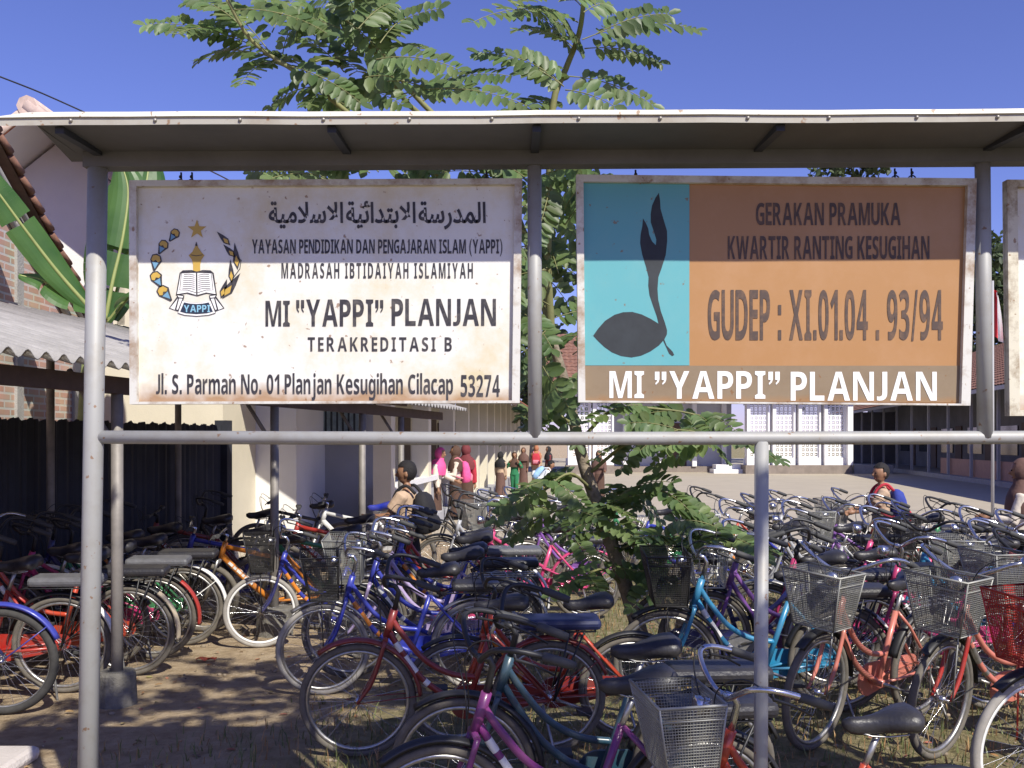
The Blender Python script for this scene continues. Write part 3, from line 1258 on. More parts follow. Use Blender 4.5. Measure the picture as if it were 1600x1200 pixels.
def signboard(name, label, corners, mats_panel, lip, rustf, depth=0.035, right_gap=14):
    """corners: TL, TR, BR, BL in photo pixels; angle-iron frame standing proud of the sheet"""
    TL, TR, BR, BL = corners
    c = P((TL[0] + TR[0]) / 2, (BL[1] + BR[1]) / 2, YP)
    root = thing(name, label, 'signboard', (c.x, YP, c.z), 'painted signboards hanging under the canopy')
    mb = MB()
    q = [P(*BL, YP), P(*BR, YP), P(*TR, YP), P(*TL, YP)]
    vs = [p + Vector((0, 0, 0)) for p in q] + [p + Vector((0, .004, 0)) for p in q]
    mb.add(vs, [(0, 1, 2, 3), (7, 6, 5, 4), (0, 4, 5, 1), (1, 5, 6, 2), (2, 6, 7, 3), (3, 7, 4, 0)])
    mb.build('panel', mats_panel, root)
    mb = MB()
    Y0, Y1 = YP - 0.018, YP + 0.012

    def bar(a, b, wa, wb):
        """a,b outer pixel ends; wa,wb inner ends"""
        o0, o1, i0, i1 = P(*a, YP), P(*b, YP), P(*wa, YP), P(*wb, YP)
        v = [Vector((p.x, yy, p.z)) for yy in (Y0, Y1) for p in (o0, o1, i1, i0)]
        mb.add(v, [(0, 1, 2, 3), (7, 6, 5, 4), (0, 4, 5, 1), (1, 5, 6, 2), (2, 6, 7, 3), (3, 7, 4, 0)])
    l, t, r, b = lip
    iTL, iTR, iBR, iBL = (TL[0] + l, TL[1] + t), (TR[0] - r, TR[1] + t), (BR[0] - r, BR[1] - b), (BL[0] + l, BL[1] - b)
    bar(TL, TR, iTL, iTR)
    bar(TR, BR, iTR, iBR)
    bar(BL, BR, iBL, iBR)
    bar(TL, BL, iTL, iBL)
    mb.build('frame', rustf, root)
    return root


M_frame = stained('sign_frame_white', (0.62, 0.61, 0.57), (0.26, 0.15, 0.07), 0.9, 9, 0.55)
M_frame3 = stained('sign_frame_cream', (0.64, 0.60, 0.48), (0.20, 0.12, 0.05), 1.0, 11, 0.6)
M_p1 = stained('sign_white_enamel', (0.73, 0.72, 0.68), (0.60, 0.49, 0.24), 0.72, 3.6, 0.4, bottom=(0.012, 0.05))
M_p2 = stained('sign_brown_enamel', (0.40, 0.205, 0.075), (0.45, 0.25, 0.12), 0.6, 5, 0.45, spots=False)
M_p2t = stained('sign_teal_enamel', (0.115, 0.38, 0.42), (0.16, 0.40, 0.42), 0.6, 5, 0.45)
M_p2b = stained('sign_umber_enamel', (0.25, 0.185, 0.115), (0.20, 0.14, 0.08), 0.6, 8, 0.5, bottom=(0.0, 0.03))

S1 = signboard('signboard', 'rust stained white school signboard with Arabic line and round emblem', ((205, 284), (816, 281), (812, 630), (206, 632)), M_p1, (11, 9, 12, 4), M_frame)
lettering('', (420, 314, 759, 359), S1, INK, shaped=shape_arabic('المدرسة الابتدائية الاسلامية').replace(' ', '\u200a'))
lettering('YAYASAN PENDIDIKAN DAN PENGAJARAN ISLAM (YAPPI)', (394, 373, 785, 401), S1, INK)
lettering('MADRASAH IBTIDAIYAH ISLAMIYAH', (440, 411, 739, 435), S1, INK, gap=0.33, space=0.6)
lettering('MI', (415, 470, 453, 510), S1, INK)
lettering('\u201cYAPPI\u201d', (463, 468, 599, 510), S1, INK)
lettering('PLANJAN', (612, 467, 775, 509), S1, INK)
lettering('TERAKREDITASI B', (481, 527, 706, 549), S1, INK, gap=0.33, space=0.6)
lettering('Jl. S. Parman No. 01 Planjan Kesugihan Cilacap', (244, 583, 708, 626), S1, INK)
lettering('53274', (720, 586, 781, 620), S1, INK)

# emblem: cotton, rice, star, pen nib, open book, ribbon
EM = [INK, mat('emblem_gold', (0.55, 0.36, 0.07), 0.5), mat('emblem_blue', (0.16, 0.33, 0.48), 0.5), M_whitepaint, mat('emblem_navy', (0.02, 0.03, 0.06), 0.5),
      mat('emblem_cyan', (0.25, 0.50, 0.66), 0.5)]


def e(x, y):
    return (200 + x / 6.0, 320 + y / 6.0)


mb = MB()
sc = e(648, 232)
star = []
for k in range(10):
    a = -math.pi / 2 + k * math.pi / 5
    r = 15.5 if k % 2 == 0 else 6.2
    star.append((sc[0] + r * math.cos(a), sc[1] + r * math.sin(a)))
flat(mb, star, 0, 1)
flat(mb, [e(642, 345), e(660, 400), e(690, 445), e(718, 475), e(690, 515), e(678, 560), e(678, 625), e(612, 625), e(612, 560), e(600, 515), e(570, 475), e(605, 440), e(628, 395)], 0, 1)
flat(mb, [e(642, 345), e(654, 380), e(642, 392), e(630, 380)], 1, 0)
stroke(mb, [e(590, 470), e(642, 480), e(700, 470)], 1.0, 1, 0)
for cx, cy, s, rot in ((440, 270, .85, .6), (332, 378, .9, .45), (262, 515, 1, .15), (262, 680, 1.05, -.5), (330, 815, 1.1, -.75)):
    def q(u, v):
        c_, s_ = math.cos(rot), math.sin(rot)
        return e(cx + (u * c_ - v * s_) * s, cy + (u * s_ + v * c_) * s)
    flat(mb, [q(-52, 6), q(-40, -42), q(0, -58), q(40, -42), q(60, 6), q(40, 40), q(8, 105), q(-10, 105), q(-36, 40)], 0, 0)
    flat(mb, [q(-30, 26), q(30, 26), q(4, 88)], 1, 2)
    flat(mb, [q(-42, 4), q(-30, -34), q(0, -44), q(32, -34), q(46, 6), q(24, 20), q(0, 2), q(-22, 20)], 1, 1)
for x0_, y0_, x1_, y1_, wd in ((832, 250, 960, 380, 30), (895, 372, 1005, 492, 30), (1000, 355, 1030, 610, 34), (960, 510, 975, 740, 28), (930, 695, 872, 880, 32), (1055, 640, 885, 882, 44)):
    a, b = Vector((x0_, y0_)), Vector((x1_, y1_))
    d = (b - a)
    nn = Vector((-d.y, d.x)).normalized()
    flat(mb, [e(*a), e(*(a + d * .4 + nn * wd * .7)), e(*(a + d * .68 + nn * wd)), e(*b), e(*(a + d * .68 - nn * wd)), e(*(a + d * .4 - nn * wd * .7))], 0, 0)
    a2 = a + d * .48
    flat(mb, [e(*a2), e(*(a + d * .70 + nn * wd * .6)), e(*(a + d * .88)), e(*(a + d * .70 - nn * wd * .6))], 1, 1)
stroke(mb, [e(1000, 480), e(1062, 520), e(1050, 600), e(985, 690)], 1.2, 0, 0)
# book
flat(mb, [e(450, 850), e(485, 640), e(515, 615), e(600, 612), e(645, 628), e(700, 612), e(775, 615), e(805, 640), e(835, 850), e(740, 832), e(650, 858), e(550, 832)], 0, 0)
flat(mb, [e(462, 838), e(498, 645), e(638, 640), e(640, 845), e(560, 822)], 1, 3)
flat(mb, [e(823, 838), e(790, 645), e(652, 640), e(654, 845), e(735, 822)], 1, 3)
stroke(mb, [e(505, 640), e(488, 800), e(560, 800), e(640, 825)], .8, 2, 0)
stroke(mb, [e(782, 640), e(800, 800), e(735, 800), e(655, 825)], .8, 2, 0)
for k in range(8):
    yy = 655 + k * 19
    stroke(mb, [e(527 - k * 2, yy), e(575, yy - 4), e(628, yy + 6)], .75, 2, 0)
    stroke(mb, [e(662, yy + 6), e(712, yy - 4), e(762 + k * 2, yy)], .75, 2, 0)
# ribbon
for sx in (1, -1):
    def rx(x, y):
        return e(645 + sx * (x - 645), y)
    flat(mb, [rx(455, 835), rx(530, 850), rx(525, 880), rx(470, 1000), rx(385, 970), rx(462, 860)], 0, 0)
    flat(mb, [rx(466, 850), rx(520, 858), rx(515, 872), rx(478, 868)], 1, 3)
    flat(mb, [rx(470, 878), rx(440, 985), rx(398, 968)], 1, 3)
    flat(mb, [rx(482, 880), rx(512, 882), rx(470, 985), rx(456, 982)], 1, 3)
rib = [(510, 900), (575, 915), (645, 920), (715, 915), (780, 900)]
rob = [(825, 1015), (760, 1035), (645, 1045), (530, 1035), (468, 1015)]
flat(mb, [e(*p) for p in rib + rob], 2, 0)
flat(mb, [e(x * .97 + 645 * .03, yv * .97 + 970 * .03) for x, yv in rib + rob], 3, 3)
flat(mb, [e(x * .86 + 645 * .14, yv * .76 + 968 * .24) for x, yv in rib + rob], 4, 4)
em = mb.build('emblem', EM, S1)
lettering('YAPPI', (288, 477, 329, 488), S1, EM[5], lift=0.0046)

S2 = signboard('signboard', 'brown and teal scout signboard with black sprout emblem', ((900, 275), (1522, 281), (1512, 634), (903, 629)), M_p2, (11, 11, 14, 3), M_frame)
mb = MB()
flat(mb, [(910, 285), (1077, 288), (1077, 571), (911, 571)], 0, 0)
mb.build('teal_field', M_p2t, S2)
mb = MB()
flat(mb, [(911, 571.5), (1499, 571.5), (1499, 629), (911, 626)], 0, 0)
mb.build('umber_band', M_p2b, S2)


def s2(x, y):
    return (880 + x / 3.75, 260 + y / 3.75)


mb = MB()
SPR = [(560, 155), (567, 200), (570, 250), (590, 320), (608, 380), (609, 440), (600, 520), (575, 600), (557, 650), (552, 720), (556, 780), (572, 850), (595, 915), (608, 960), (607, 985), (592, 1015),
       (606, 1050), (640, 1085), (650, 1105), (638, 1112), (620, 1098), (598, 1050), (585, 1022), (560, 1050), (510, 1085), (455, 1110), (400, 1120), (340, 1112), (285, 1090), (240, 1058), (205, 1025), (175, 993),
       (205, 950), (245, 905), (300, 870), (350, 855), (405, 853), (460, 868), (515, 895), (558, 922), (548, 880), (525, 815), (505, 755), (498, 700), (500, 650), (485, 590), (463, 520), (450, 450), (453, 400), (463, 350),
       (467, 305), (485, 335), (498, 365), (503, 400), (520, 440), (542, 462), (545, 430), (530, 380), (513, 330), (512, 280), (520, 230), (540, 185)]
flat(mb, [s2(*p) for p in SPR], 1, 0)
mb.build('emblem', mat('emblem_black', (0.022, 0.028, 0.034), 0.6, var=0.3, scale=12), S2)
INK2 = stained('sign_brown_ink', (0.072, 0.045, 0.036), (0.22, 0.12, 0.06), 0.6, 26, 0.6, spots=False)
lettering('GERAKAN PRAMUKA', (1181, 317, 1407, 352), S2, INK2)
lettering('KWARTIR RANTING KESUGIHAN', (1137, 369, 1452, 405), S2, INK2)
lettering('GUDEP : XI.01.04 . 93/94', (1106, 453, 1473, 533), S2, INK2)
lettering('MI', (952, 580, 1006, 622), S2, M_whitepaint, lift=0.0030)
lettering('\u201dYAPPI\u201d', (1023, 580, 1218, 623), S2, M_whitepaint, lift=0.0030)
lettering('PLANJAN', (1235, 581, 1463, 626), S2, M_whitepaint, lift=0.0030)

S3 = signboard('signboard', 'cream signboard with flaking rusty edge cut off by the right edge of the photo', ((1569, 283), (2190, 285), (2190, 648), (1573, 650)), M_p1, (16, 11, 14, 9), M_frame3)
# hangers between beam and boards
for px, rt in ((283, S1), (300, S1), (760, S1), (993, S2), (1398, S2), (1424, S2)):
    mb = MB()
    xx = GX(px, 2.96)
    zt = zline(xx) - .03
    mb.tube([(xx, 2.96, zt), (xx + .002, 2.96, zt - .07)], 0.003, 6)
    mb.ball((xx, 2.955, zt - .015), .0055, seg=8, rings=5)
    mb.tube([(xx + .012 * math.cos(t), 2.955, zt - .035 + .012 * math.sin(t)) for t in [math.pi * 2 * i / 10 for i in range(11)]], .0022, 5)
    mb.build('hanger', M_wire, rt)

# ------------------------------------------------------------------ bicycles
RW = 0.31                                          # wheel radius
WB_ = 1.02                                         # wheelbase
XO = 0.51                                          # the bicycle's origin is on the ground midway between its wheels
M_tyre = mat('tyre_rubber', (0.045, 0.043, 0.040), 0.85, var=0.3, scale=20)
M_tyre_d = mat('dusty_tyre', (0.13, 0.115, 0.095), 0.9, var=0.3, scale=14)
M_tyre_w = mat('grey_tyre', (0.30, 0.28, 0.25), 0.85, var=0.2, scale=14)
M_chrome = mat('chrome', (0.62, 0.62, 0.64), 0.22, 0.95, var=0.15, scale=30)
M_chrome_d = mat('dull_chrome', (0.42, 0.41, 0.39), 0.38, 0.8, var=0.25, scale=30)
M_blackm = mat('black_metal', (0.02, 0.02, 0.022), 0.45, var=0.2)
M_vinyl = mat('black_vinyl', (0.022, 0.022, 0.030), 0.42, scale=10, bump=0.15, col2=(0.042, 0.039, 0.038))
M_vinyl_g = mat('grey_vinyl', (0.12, 0.12, 0.13), 0.5, var=0.2, scale=18, bump=0.15)
M_vinyl_b = mat('navy_vinyl', (0.02, 0.025, 0.075), 0.4, var=0.2, scale=18)
M_grip = mat('grip_rubber', (0.05, 0.05, 0.05), 0.7)
M_grip_y = mat('yellowed_grip', (0.52, 0.47, 0.30), 0.6)
M_fwhite = mat('fender_white', (0.78, 0.77, 0.74), 0.35, var=0.06)
M_ftan = mat('fender_tan', (0.50, 0.42, 0.30), 0.5, var=0.15)

PAINT = {}


def paint(name, c):
    d = tuple(.62 * v + .38 * e for v, e in zip(c, (.16, .13, .10)))
    PAINT[name] = mat('bike_paint_' + name, c, 0.36, 0.0, scale=11, coat=0.25, col2=d)


for nme, c in (('red', (0.42, 0.02, 0.015)), ('maroon', (0.24, 0.015, 0.015)), ('orange_red', (0.50, 0.045, 0.015)), ('purple', (0.20, 0.02, 0.17)), ('magenta', (0.50, 0.02, 0.15)),
               ('pink', (0.72, 0.06, 0.22)), ('salmon', (0.62, 0.19, 0.14)), ('blue', (0.015, 0.035, 0.38)), ('cyan', (0.02, 0.24, 0.45)), ('teal', (0.012, 0.06, 0.095)), ('orange', (0.75, 0.24, 0.015)),
               ('black', (0.018, 0.018, 0.02)), ('silver', (0.45, 0.46, 0.48)), ('white', (0.75, 0.75, 0.74)), ('violet', (0.22, 0.08, 0.36)), ('green', (0.02, 0.22, 0.08)), ('navy', (0.012, 0.02, 0.14)), ('lavender', (0.45, 0.36, 0.62))):
    paint(nme, c)

def f_decal_city(mb):
    q = crv([(.860, 0, .690), (.79, 0, .575), (.69, 0, .435), (.575, 0, .34), (.44, 0, .275)], 5)
    mb.tube(q[3:6], .0171, 10, caps=False)
    mb.tube(q[6:10], .0171, 10, caps=False)
    mb.tube(q[11:12] + q[12:13], .0171, 10, caps=False)


def f_decal_mtb(mb):
    a, b = Vector((.862, 0, .69)), Vector((.44, 0, .28))
    for u0, u1 in ((.16, .24), (.26, .31), (.33, .41), (.43, .47), (.49, .57), (.59, .64)):
        p, q = a.lerp(b, u0), a.lerp(b, u1)
        d = (b - a).normalized()
        n = Vector((-d.z, 0, d.x))
        for s_ in (1, -1):
            mb.add([p + n * .012 + Vector((0, s_ * .0245, 0)), q + n * .012 + Vector((0, s_ * .0245, 0)), q - n * .012 + Vector((0, s_ * .0245, 0)), p - n * .012 + Vector((0, s_ * .0245, 0)),
                    p + n * .012 + Vector((0, s_ * .0275, 0)), q + n * .012 + Vector((0, s_ * .0275, 0)), q - n * .012 + Vector((0, s_ * .0275, 0)), p - n * .012 + Vector((0, s_ * .0275, 0))],
                   [(0, 1, 2, 3), (7, 6, 5, 4), (0, 4, 5, 1), (1, 5, 6, 2), (2, 6, 7, 3), (3, 7, 4, 0)])


BM = {}                                            # shared bicycle meshes


def bmesh_of(key, fn):
    if key not in BM:
        mb = MB()
        fn(mb)
        BM[key] = mb.mesh(key.split(':')[0], (XO, 0, 0))
        BM[key].materials.append(M_blackm)
    return BM[key]


def f_tyre(r):
    def fn(mb):
        prof = [(r * math.cos(t) * 1.0, r * math.sin(t)) for t in [2 * math.pi * i / 8 for i in range(8)]]
        mb.ring((0, 0, RW), RW - r, prof, 48)
    return fn


def f_rim(mb):
    mb.ring((0, 0, RW), RW - .045, [(0.010, -.011), (0.010, .011), (-.006, .010), (-.009, 0), (-.006, -.010)], 44)


def f_spokes(mb):
    mb.tube([(0, -.045, RW), (0, -.024, RW), (0, -.024, RW), (0, .024, RW), (0, .024, RW), (0, .045, RW)], [.007, .007, .018, .018, .007, .007], 8)
    for k in range(28):
        a = 2 * math.pi * k / 28
        s_ = 1 if k % 2 else -1
        b = a + (0.32 if (k // 2) % 2 else -0.32)
        p = Vector((.016 * math.cos(b * 3), s_ * .022, RW + .016 * math.sin(b * 3)))
        q = Vector(((RW - .05) * math.cos(a), 0, RW + (RW - .05) * math.sin(a)))
        mb.tube([p, q], .0013, 3, caps=False)


HT, HB = Vector((.825, 0, .80)), Vector((.868, 0, .655))   # head tube
BB = Vector((.44, 0, .27))
FH, RH = Vector((WB_, 0, RW)), Vector((0, 0, RW))


def rear_triangle(mb, st, r=.009, yy=.058):
    for s_ in (1, -1):
        mb.tube([st + Vector((0, s_ * .012, 0)), st.lerp(RH, .25) + Vector((0, s_ * .045, 0)), RH + Vector((0, s_ * yy, 0))], r, 7)
        mb.tube([BB + Vector((-.03, s_ * .02, 0)), BB.lerp(RH, .3) + Vector((0, s_ * .048, 0)), RH + Vector((0, s_ * yy, 0))], r, 7)


def f_city(mb):
    st = Vector((.315, 0, .66))
    mb.tube([HT, HB], .021, 12)
    mb.tube(crv([(.842, 0, .755), (.775, 0, .655), (.665, 0, .525), (.53, 0, .448), (.385, 0, .425)], 5), .0155, 10)
    mb.tube(crv([(.860, 0, .690), (.79, 0, .575), (.69, 0, .435), (.575, 0, .34), (.44, 0, .275)], 5), .0165, 10)
    mb.tube([BB, st], .0165, 10)
    mb.tube([BB + Vector((0, -.04, 0)), BB + Vector((0, .04, 0))], .022, 12)
    rear_triangle(mb, st)


def f_mtb(mb):
    st = Vector((.30, 0, .68))
    mb.tube([HT, HB], .024, 12)
    mb.tube([(.84, 0, .765), (.305, 0, .64)], .020, 10)
    mb.tube([(.862, 0, .69), (.66, 0, .47), (.44, 0, .28)], .026, 10)
    mb.tube([BB, st], .0185, 10)
    mb.tube([BB + Vector((0, -.04, 0)), BB + Vector((0, .04, 0))], .024, 12)
    rear_triangle(mb, st, .011)


def f_straight(mb):
    st = Vector((.315, 0, .67))
    mb.tube([HT, HB], .021, 12)
    mb.tube([(.858, 0, .70), (.72, 0, .50), (.56, 0, .335), (.44, 0, .275)], .0205, 10)
    mb.tube([(.842, 0, .755), (.60, 0, .60), (.375, 0, .475)], .0145, 10)
    mb.tube([BB, st], .0165, 10)
    mb.tube([BB + Vector((0, -.04, 0)), BB + Vector((0, .04, 0))], .022, 12)
    for s_ in (1, -1):
        mb.tube([(.40, s_ * .022, .475), (.18, s_ * .05, .39), (0, s_ * .058, RW)], .008, 7)
    rear_triangle(mb, st)


def f_fork(mb):
    ax_ = (HB - HT).normalized()
    cr = HB + ax_ * .012
    mb.tube([cr + Vector((0, -.052, 0)), cr + Vector((0, 0, .004)), cr + Vector((0, .052, 0))], .014, 8)
    for s_ in (1, -1):
        mb.tube(crv([cr + Vector((0, s_ * .05, 0)), cr + ax_ * .16 + Vector((0, s_ * .05, 0)), Vector((.955, s_ * .05, .40)), FH + Vector((0, s_ * .05, 0))], 4), [.012] * 9 + [.011, .010, .009, .008], 7)


def f_susp(mb):
    ax_ = (HB - HT).normalized()
    cr = HB + ax_ * .012
    mb.tube([cr + Vector((0, -.065, 0)), cr + Vector((0, .065, 0))], .018, 8)
    for s_ in (1, -1):
        a = cr + Vector((.01, s_ * .062, .01))
        b = FH + Vector((-.02, s_ * .062, 0))
        mb.tube([a, a.lerp(b, .4)], .013, 8)
        mb.tube([a.lerp(b, .38), b], .019, 8)
        mb.tube([b, FH + Vector((0, s_ * .06, 0))], .012, 6)


def f_citybar(mb):
    mb.tube([HT, (.802, 0, .895), (.818, 0, .925), (.855, 0, .935)], [.014, .013, .013, .016], 9)
    for s_ in (1, -1):
        mb.tube(crv([(.855, 0, .935), (.865, s_ * .06, .94), (.872, s_ * .15, .985), (.855, s_ * .235, 1.03), (.79, s_ * .275, 1.035), (.68, s_ * .285, 1.005), (.60, s_ * .285, .975)], 4), .0108, 9)


def f_citygrip(s_):
    def fn(mb):
        mb.tube([(.705, s_ * .284, 1.013), (.69, s_ * .285, 1.008), (.61, s_ * .285, .979), (.585, s_ * .285, .970)], [.013, .0175, .0175, .015], 9)
    return fn


def f_citylever(s_):
    def fn(mb):
        mb.tube([(.80, s_ * .272, 1.03), (.795, s_ * .275, 1.005), (.73, s_ * .29, .985), (.66, s_ * .292, .945)], [.007, .007, .005, .004], 6)
        mb.tube(crv([(.80, s_ * .27, 1.02), (.88, s_ * .21, 1.06), (.93, s_ * .10, .98), (.90, s_ * .03, .80), (.90, 0, .66)], 4), .003, 4)
    return fn


def f_flatbar(mb):
    mb.tube([HT, (.808, 0, .86), (.85, 0, .885)], [.015, .015, .018], 9)
    mb.tube([(.835, -.29, .905), (.85, -.10, .89), (.855, 0, .885), (.85, .10, .89), (.835, .29, .905)], .011, 9)


def f_flatgrip(s_):
    def fn(mb):
        mb.tube([(.838, s_ * .20, .90), (.834, s_ * .305, .907)], .0165, 9)
        mb.tube([(.842, s_ * .215, .899), (.862, s_ * .33, .905)], .018, 6)
    return fn


def f_flatlever(s_):
    def fn(mb):
        mb.tube([(.85, s_ * .17, .895), (.885, s_ * .19, .885), (.90, s_ * .28, .875)], .005, 6)
        mb.tube(crv([(.88, s_ * .17, .89), (.97, s_ * .12, .95), (.96, s_ * .03, .80), (.90, 0, .66)], 4), .003, 4)
    return fn


def saddle_secs(x0, x1, z0, wr, wf, hh):
    secs = []
    n = 10
    for i in range(n + 1):
        u = i / n
        x = x0 + (x1 - x0) * u
        wd = wf + (wr - wf) * (1 / (1 + math.exp((u - .42) * 13)))
        if i == 0:
            wd *= .55
        h = hh * (1 - .35 * u)
        if i == n:
            wd *= .4
            h *= .5
        if i == 0:
            h *= .6
        z = z0 + .022 * (1 - u) ** 2 + .008 * math.sin(u * math.pi * 2)
        sec = []
        for k in range(12):
            t = 2 * math.pi * k / 12
            c_, s_ = math.cos(t), math.sin(t)
            yy = wd * math.copysign(abs(c_) ** .75, c_)
            zz = (h * .55 * s_) if s_ > 0 else (h * .45 * s_ * (1.25 if abs(c_) > .5 else .7))
            sec.append((x, yy, z + zz))
        secs.append(sec)
    return secs


def f_saddle(mb):
    mb.loft(saddle_secs(.115, .405, .815, .098, .026, .085))


def f_saddlepost(mb):
    mb.tube([(.325, 0, .63), (.27, 0, .775)], .0125, 8)
    for s_ in (1, -1):
        mb.tube([(.17, s_ * .05, .79), (.24, s_ * .03, .775), (.30, s_ * .02, .775), (.38, s_ * .012, .80)], .004, 5)


def f_rack(mb):
    z = .685
    for yy in (-.065, 0, .065):
        mb.tube([(.24, yy * .5, z - .02), (.18, yy, z), (-.24, yy, z)], .0055, 6)
    for x in (.16, .06, -.04, -.14, -.24):
        mb.tube([(x, -.065, z), (x, .065, z)], .005, 6)
    for s_ in (1, -1):
        mb.tube([(-.10, s_ * .066, z), (-.02, s_ * .068, RW)], .0055, 6)
        mb.tube([(-.18, s_ * .066, z), (-.02, s_ * .068, RW)], .0055, 6)


def f_pad(mb):
    mb.box((.17, -.085, .693), (-.27, .085, .752), bev=.022)


def fender(mb, c, a0, a1, wd=.030):
    mb.ring((c.x, 0, RW), RW + .022, [(-.010, -wd), (.004, -wd * .75), (.012, 0), (.004, wd * .75), (-.010, wd), (.001, wd * .7), (.008, 0), (.001, -wd * .7)], 26, a0=a0, a1=a1)


def f_fend_r(mb):
    fender(mb, RH, R(15), R(158))
    for s_ in (1, -1):
        mb.tube([(0, s_ * .06, RW), (-(RW + .02) * math.cos(R(38)), s_ * .03, RW + (RW + .02) * math.sin(R(38)))], .003, 5)


def f_fend_rt(mb):
    fender(mb, RH, R(128), R(190), .031)


def f_fend_f(mb):
    fender(mb, FH, R(52), R(176))
    for s_ in (1, -1):
        mb.tube([(WB_, s_ * .055, RW), (WB_ - (RW + .02) * math.cos(R(5)), s_ * .03, RW + (RW + .02) * math.sin(R(5)))], .003, 5)


def f_chainguard(mb):
    yy = -.052
    pts = []
    for k in range(13):
        t = R(-90 + 180 * k / 12)
        pts.append((BB.x + .095 * math.cos(t), BB.z + .095 * math.sin(t)))
    for k in range(13):
        t = R(90 + 180 * k / 12)
        pts.append((.02 + .05 * math.cos(t), RW + .05 * math.sin(t)))
    mb.prism(pts, yy, yy - .012)


def f_crank(mb):
    mb.tube([(BB.x, -.062, BB.z), (BB.x, -.067, BB.z)], .085, 20)
    for s_, a in ((1, R(200)), (-1, R(20))):
        e_ = BB + Vector((.155 * math.cos(a), s_ * .085, .155 * math.sin(a)))
        mb.tube([BB + Vector((0, s_ * .075, 0)), e_], .009, 6)
    mb.tube([BB + Vector((0, -.08, 0)), BB + Vector((0, .08, 0))], .010, 6)


def f_pedal(a, s_):
    def fn(mb):
        e_ = BB + Vector((.155 * math.cos(a), s_ * .085, .155 * math.sin(a)))
        mb.box((e_.x - .042, e_.y, e_.z - .012), (e_.x + .042, e_.y + s_ * .085, e_.z + .012), bev=.005)
    return fn


def f_chain(mb):
    for s_ in (1, -1):
        mb.tube([(BB.x, -.064, BB.z + s_ * .084), (0, -.052, RW + s_ * .03)], .004, 4)


def f_stand(mb):
    mb.tube([(.04, .07, RW - .02), (-.03, .17, .012), (-.05, .19, .008)], [.009, .008, .008], 6)


def f_lamp(mb):
    secs = []
    for x, r in ((.90, .012), (.915, .03), (.95, .038), (.965, .038), (.972, .02)):
        secs.append([(x, r * math.cos(t), .90 + r * math.sin(t)) for t in [2 * math.pi * i / 12 for i in range(12)]])
    mb.loft(secs)


BT = [(.915, .165), (1.165, .165), (1.165, -.165), (.915, -.165)]   # basket top and bottom outlines
BO = [(.925, .115), (1.105, .115), (1.105, -.115), (.925, -.115)]
BZ0, BZ1 = .665, .955


def f_basket_wire(mb):
    def pt(i, u, v):
        a = Vector((*BO[i], BZ0)).lerp(Vector((*BO[(i + 1) % 4], BZ0)), u)
        b = Vector((*BT[i], BZ1)).lerp(Vector((*BT[(i + 1) % 4], BZ1)), u)
        return a.lerp(b, v)
    for i in range(4):
        n = 27 if i % 2 else 20
        for k in range(n + 1):
            mb.tube([pt(i, k / n, 0), pt(i, k / n, 1)], .0016, 3, caps=False)
        for k in range(1, 26):
            mb.tube([pt(i, 0, k / 26), pt(i, 1, k / 26)], .0015, 3, caps=False)
    for k in range(12):
        u = k / 11
        mb.tube([(BO[0][0] + .18 * u, -.115, BZ0), (BO[0][0] + .18 * u, .115, BZ0)], .0019, 3, caps=False)
        mb.tube([(BO[0][0], -.115 + .23 * u, BZ0 + .001), (BO[1][0], -.115 + .23 * u, BZ0 + .001)], .0019, 3, caps=False)


def f_basket_rim(mb):
    t = [Vector((*p, BZ1)) for p in BT]
    b = [Vector((*p, BZ0)) for p in BO]
    mid = [p.lerp(q_, .82) for p, q_ in zip(b, t)]
    for ring_, r in ((t, .0062), (b, .004), (mid, .003)):
        mb.tube(ring_ + [ring_[0]], r, 6, caps=False)
    for p, q_ in zip(b, t):
        mb.tube([p, q_], .004, 6)
    for s_ in (1, -1):
        mb.tube([(FH.x, s_ * .06, RW), (1.03, s_ * .07, BZ0)], .004, 6)


def f_basket_wire2(mb):                            # open white wire carrier with wide meshes
    def pt(i, u, v):
        a = Vector((*BO[i], BZ0)).lerp(Vector((*BO[(i + 1) % 4], BZ0)), u)
        b = Vector((*BT[i], BZ1)).lerp(Vector((*BT[(i + 1) % 4], BZ1)), u)
        return a.lerp(b, v)
    for i in range(4):
        n = 7 if i % 2 else 5
        for k in range(n + 1):
            mb.tube([pt(i, k / n, 0), pt(i, k / n, 1)], .0028, 4, caps=False)
        for k in range(1, 6):
            mb.tube([pt(i, 0, k / 6), pt(i, 1, k / 6)], .0024, 4, caps=False)


def child(name, me, m, parent, steer=0.0):
    o = bpy.data.objects.new(name, me)
    COL.objects.link(o)
    o.parent = parent
    o.material_slots[0].link = 'OBJECT'
    o.material_slots[0].material = m
    if steer:
        hx = .845 - XO
        c_, s_ = math.cos(steer), math.sin(steer)
        o.rotation_euler = (0, 0, steer)
        o.location = (hx - hx * c_, -hx * s_, 0)
    return o


M_bwire = mat('basket_grey_wire', (0.31, 0.31, 0.285), 0.5, 0.3)
M_bwire_b = mat('basket_black_wire', (0.035, 0.033, 0.032), 0.5, 0.2)
M_bwire_r = mat('basket_red_wire', (0.52, 0.04, 0.025), 0.45)
M_bwire_w = mat('basket_white_wire', (0.72, 0.72, 0.70), 0.4)
GROUP = 'bicycles parked in front of the school'
BIKES = []


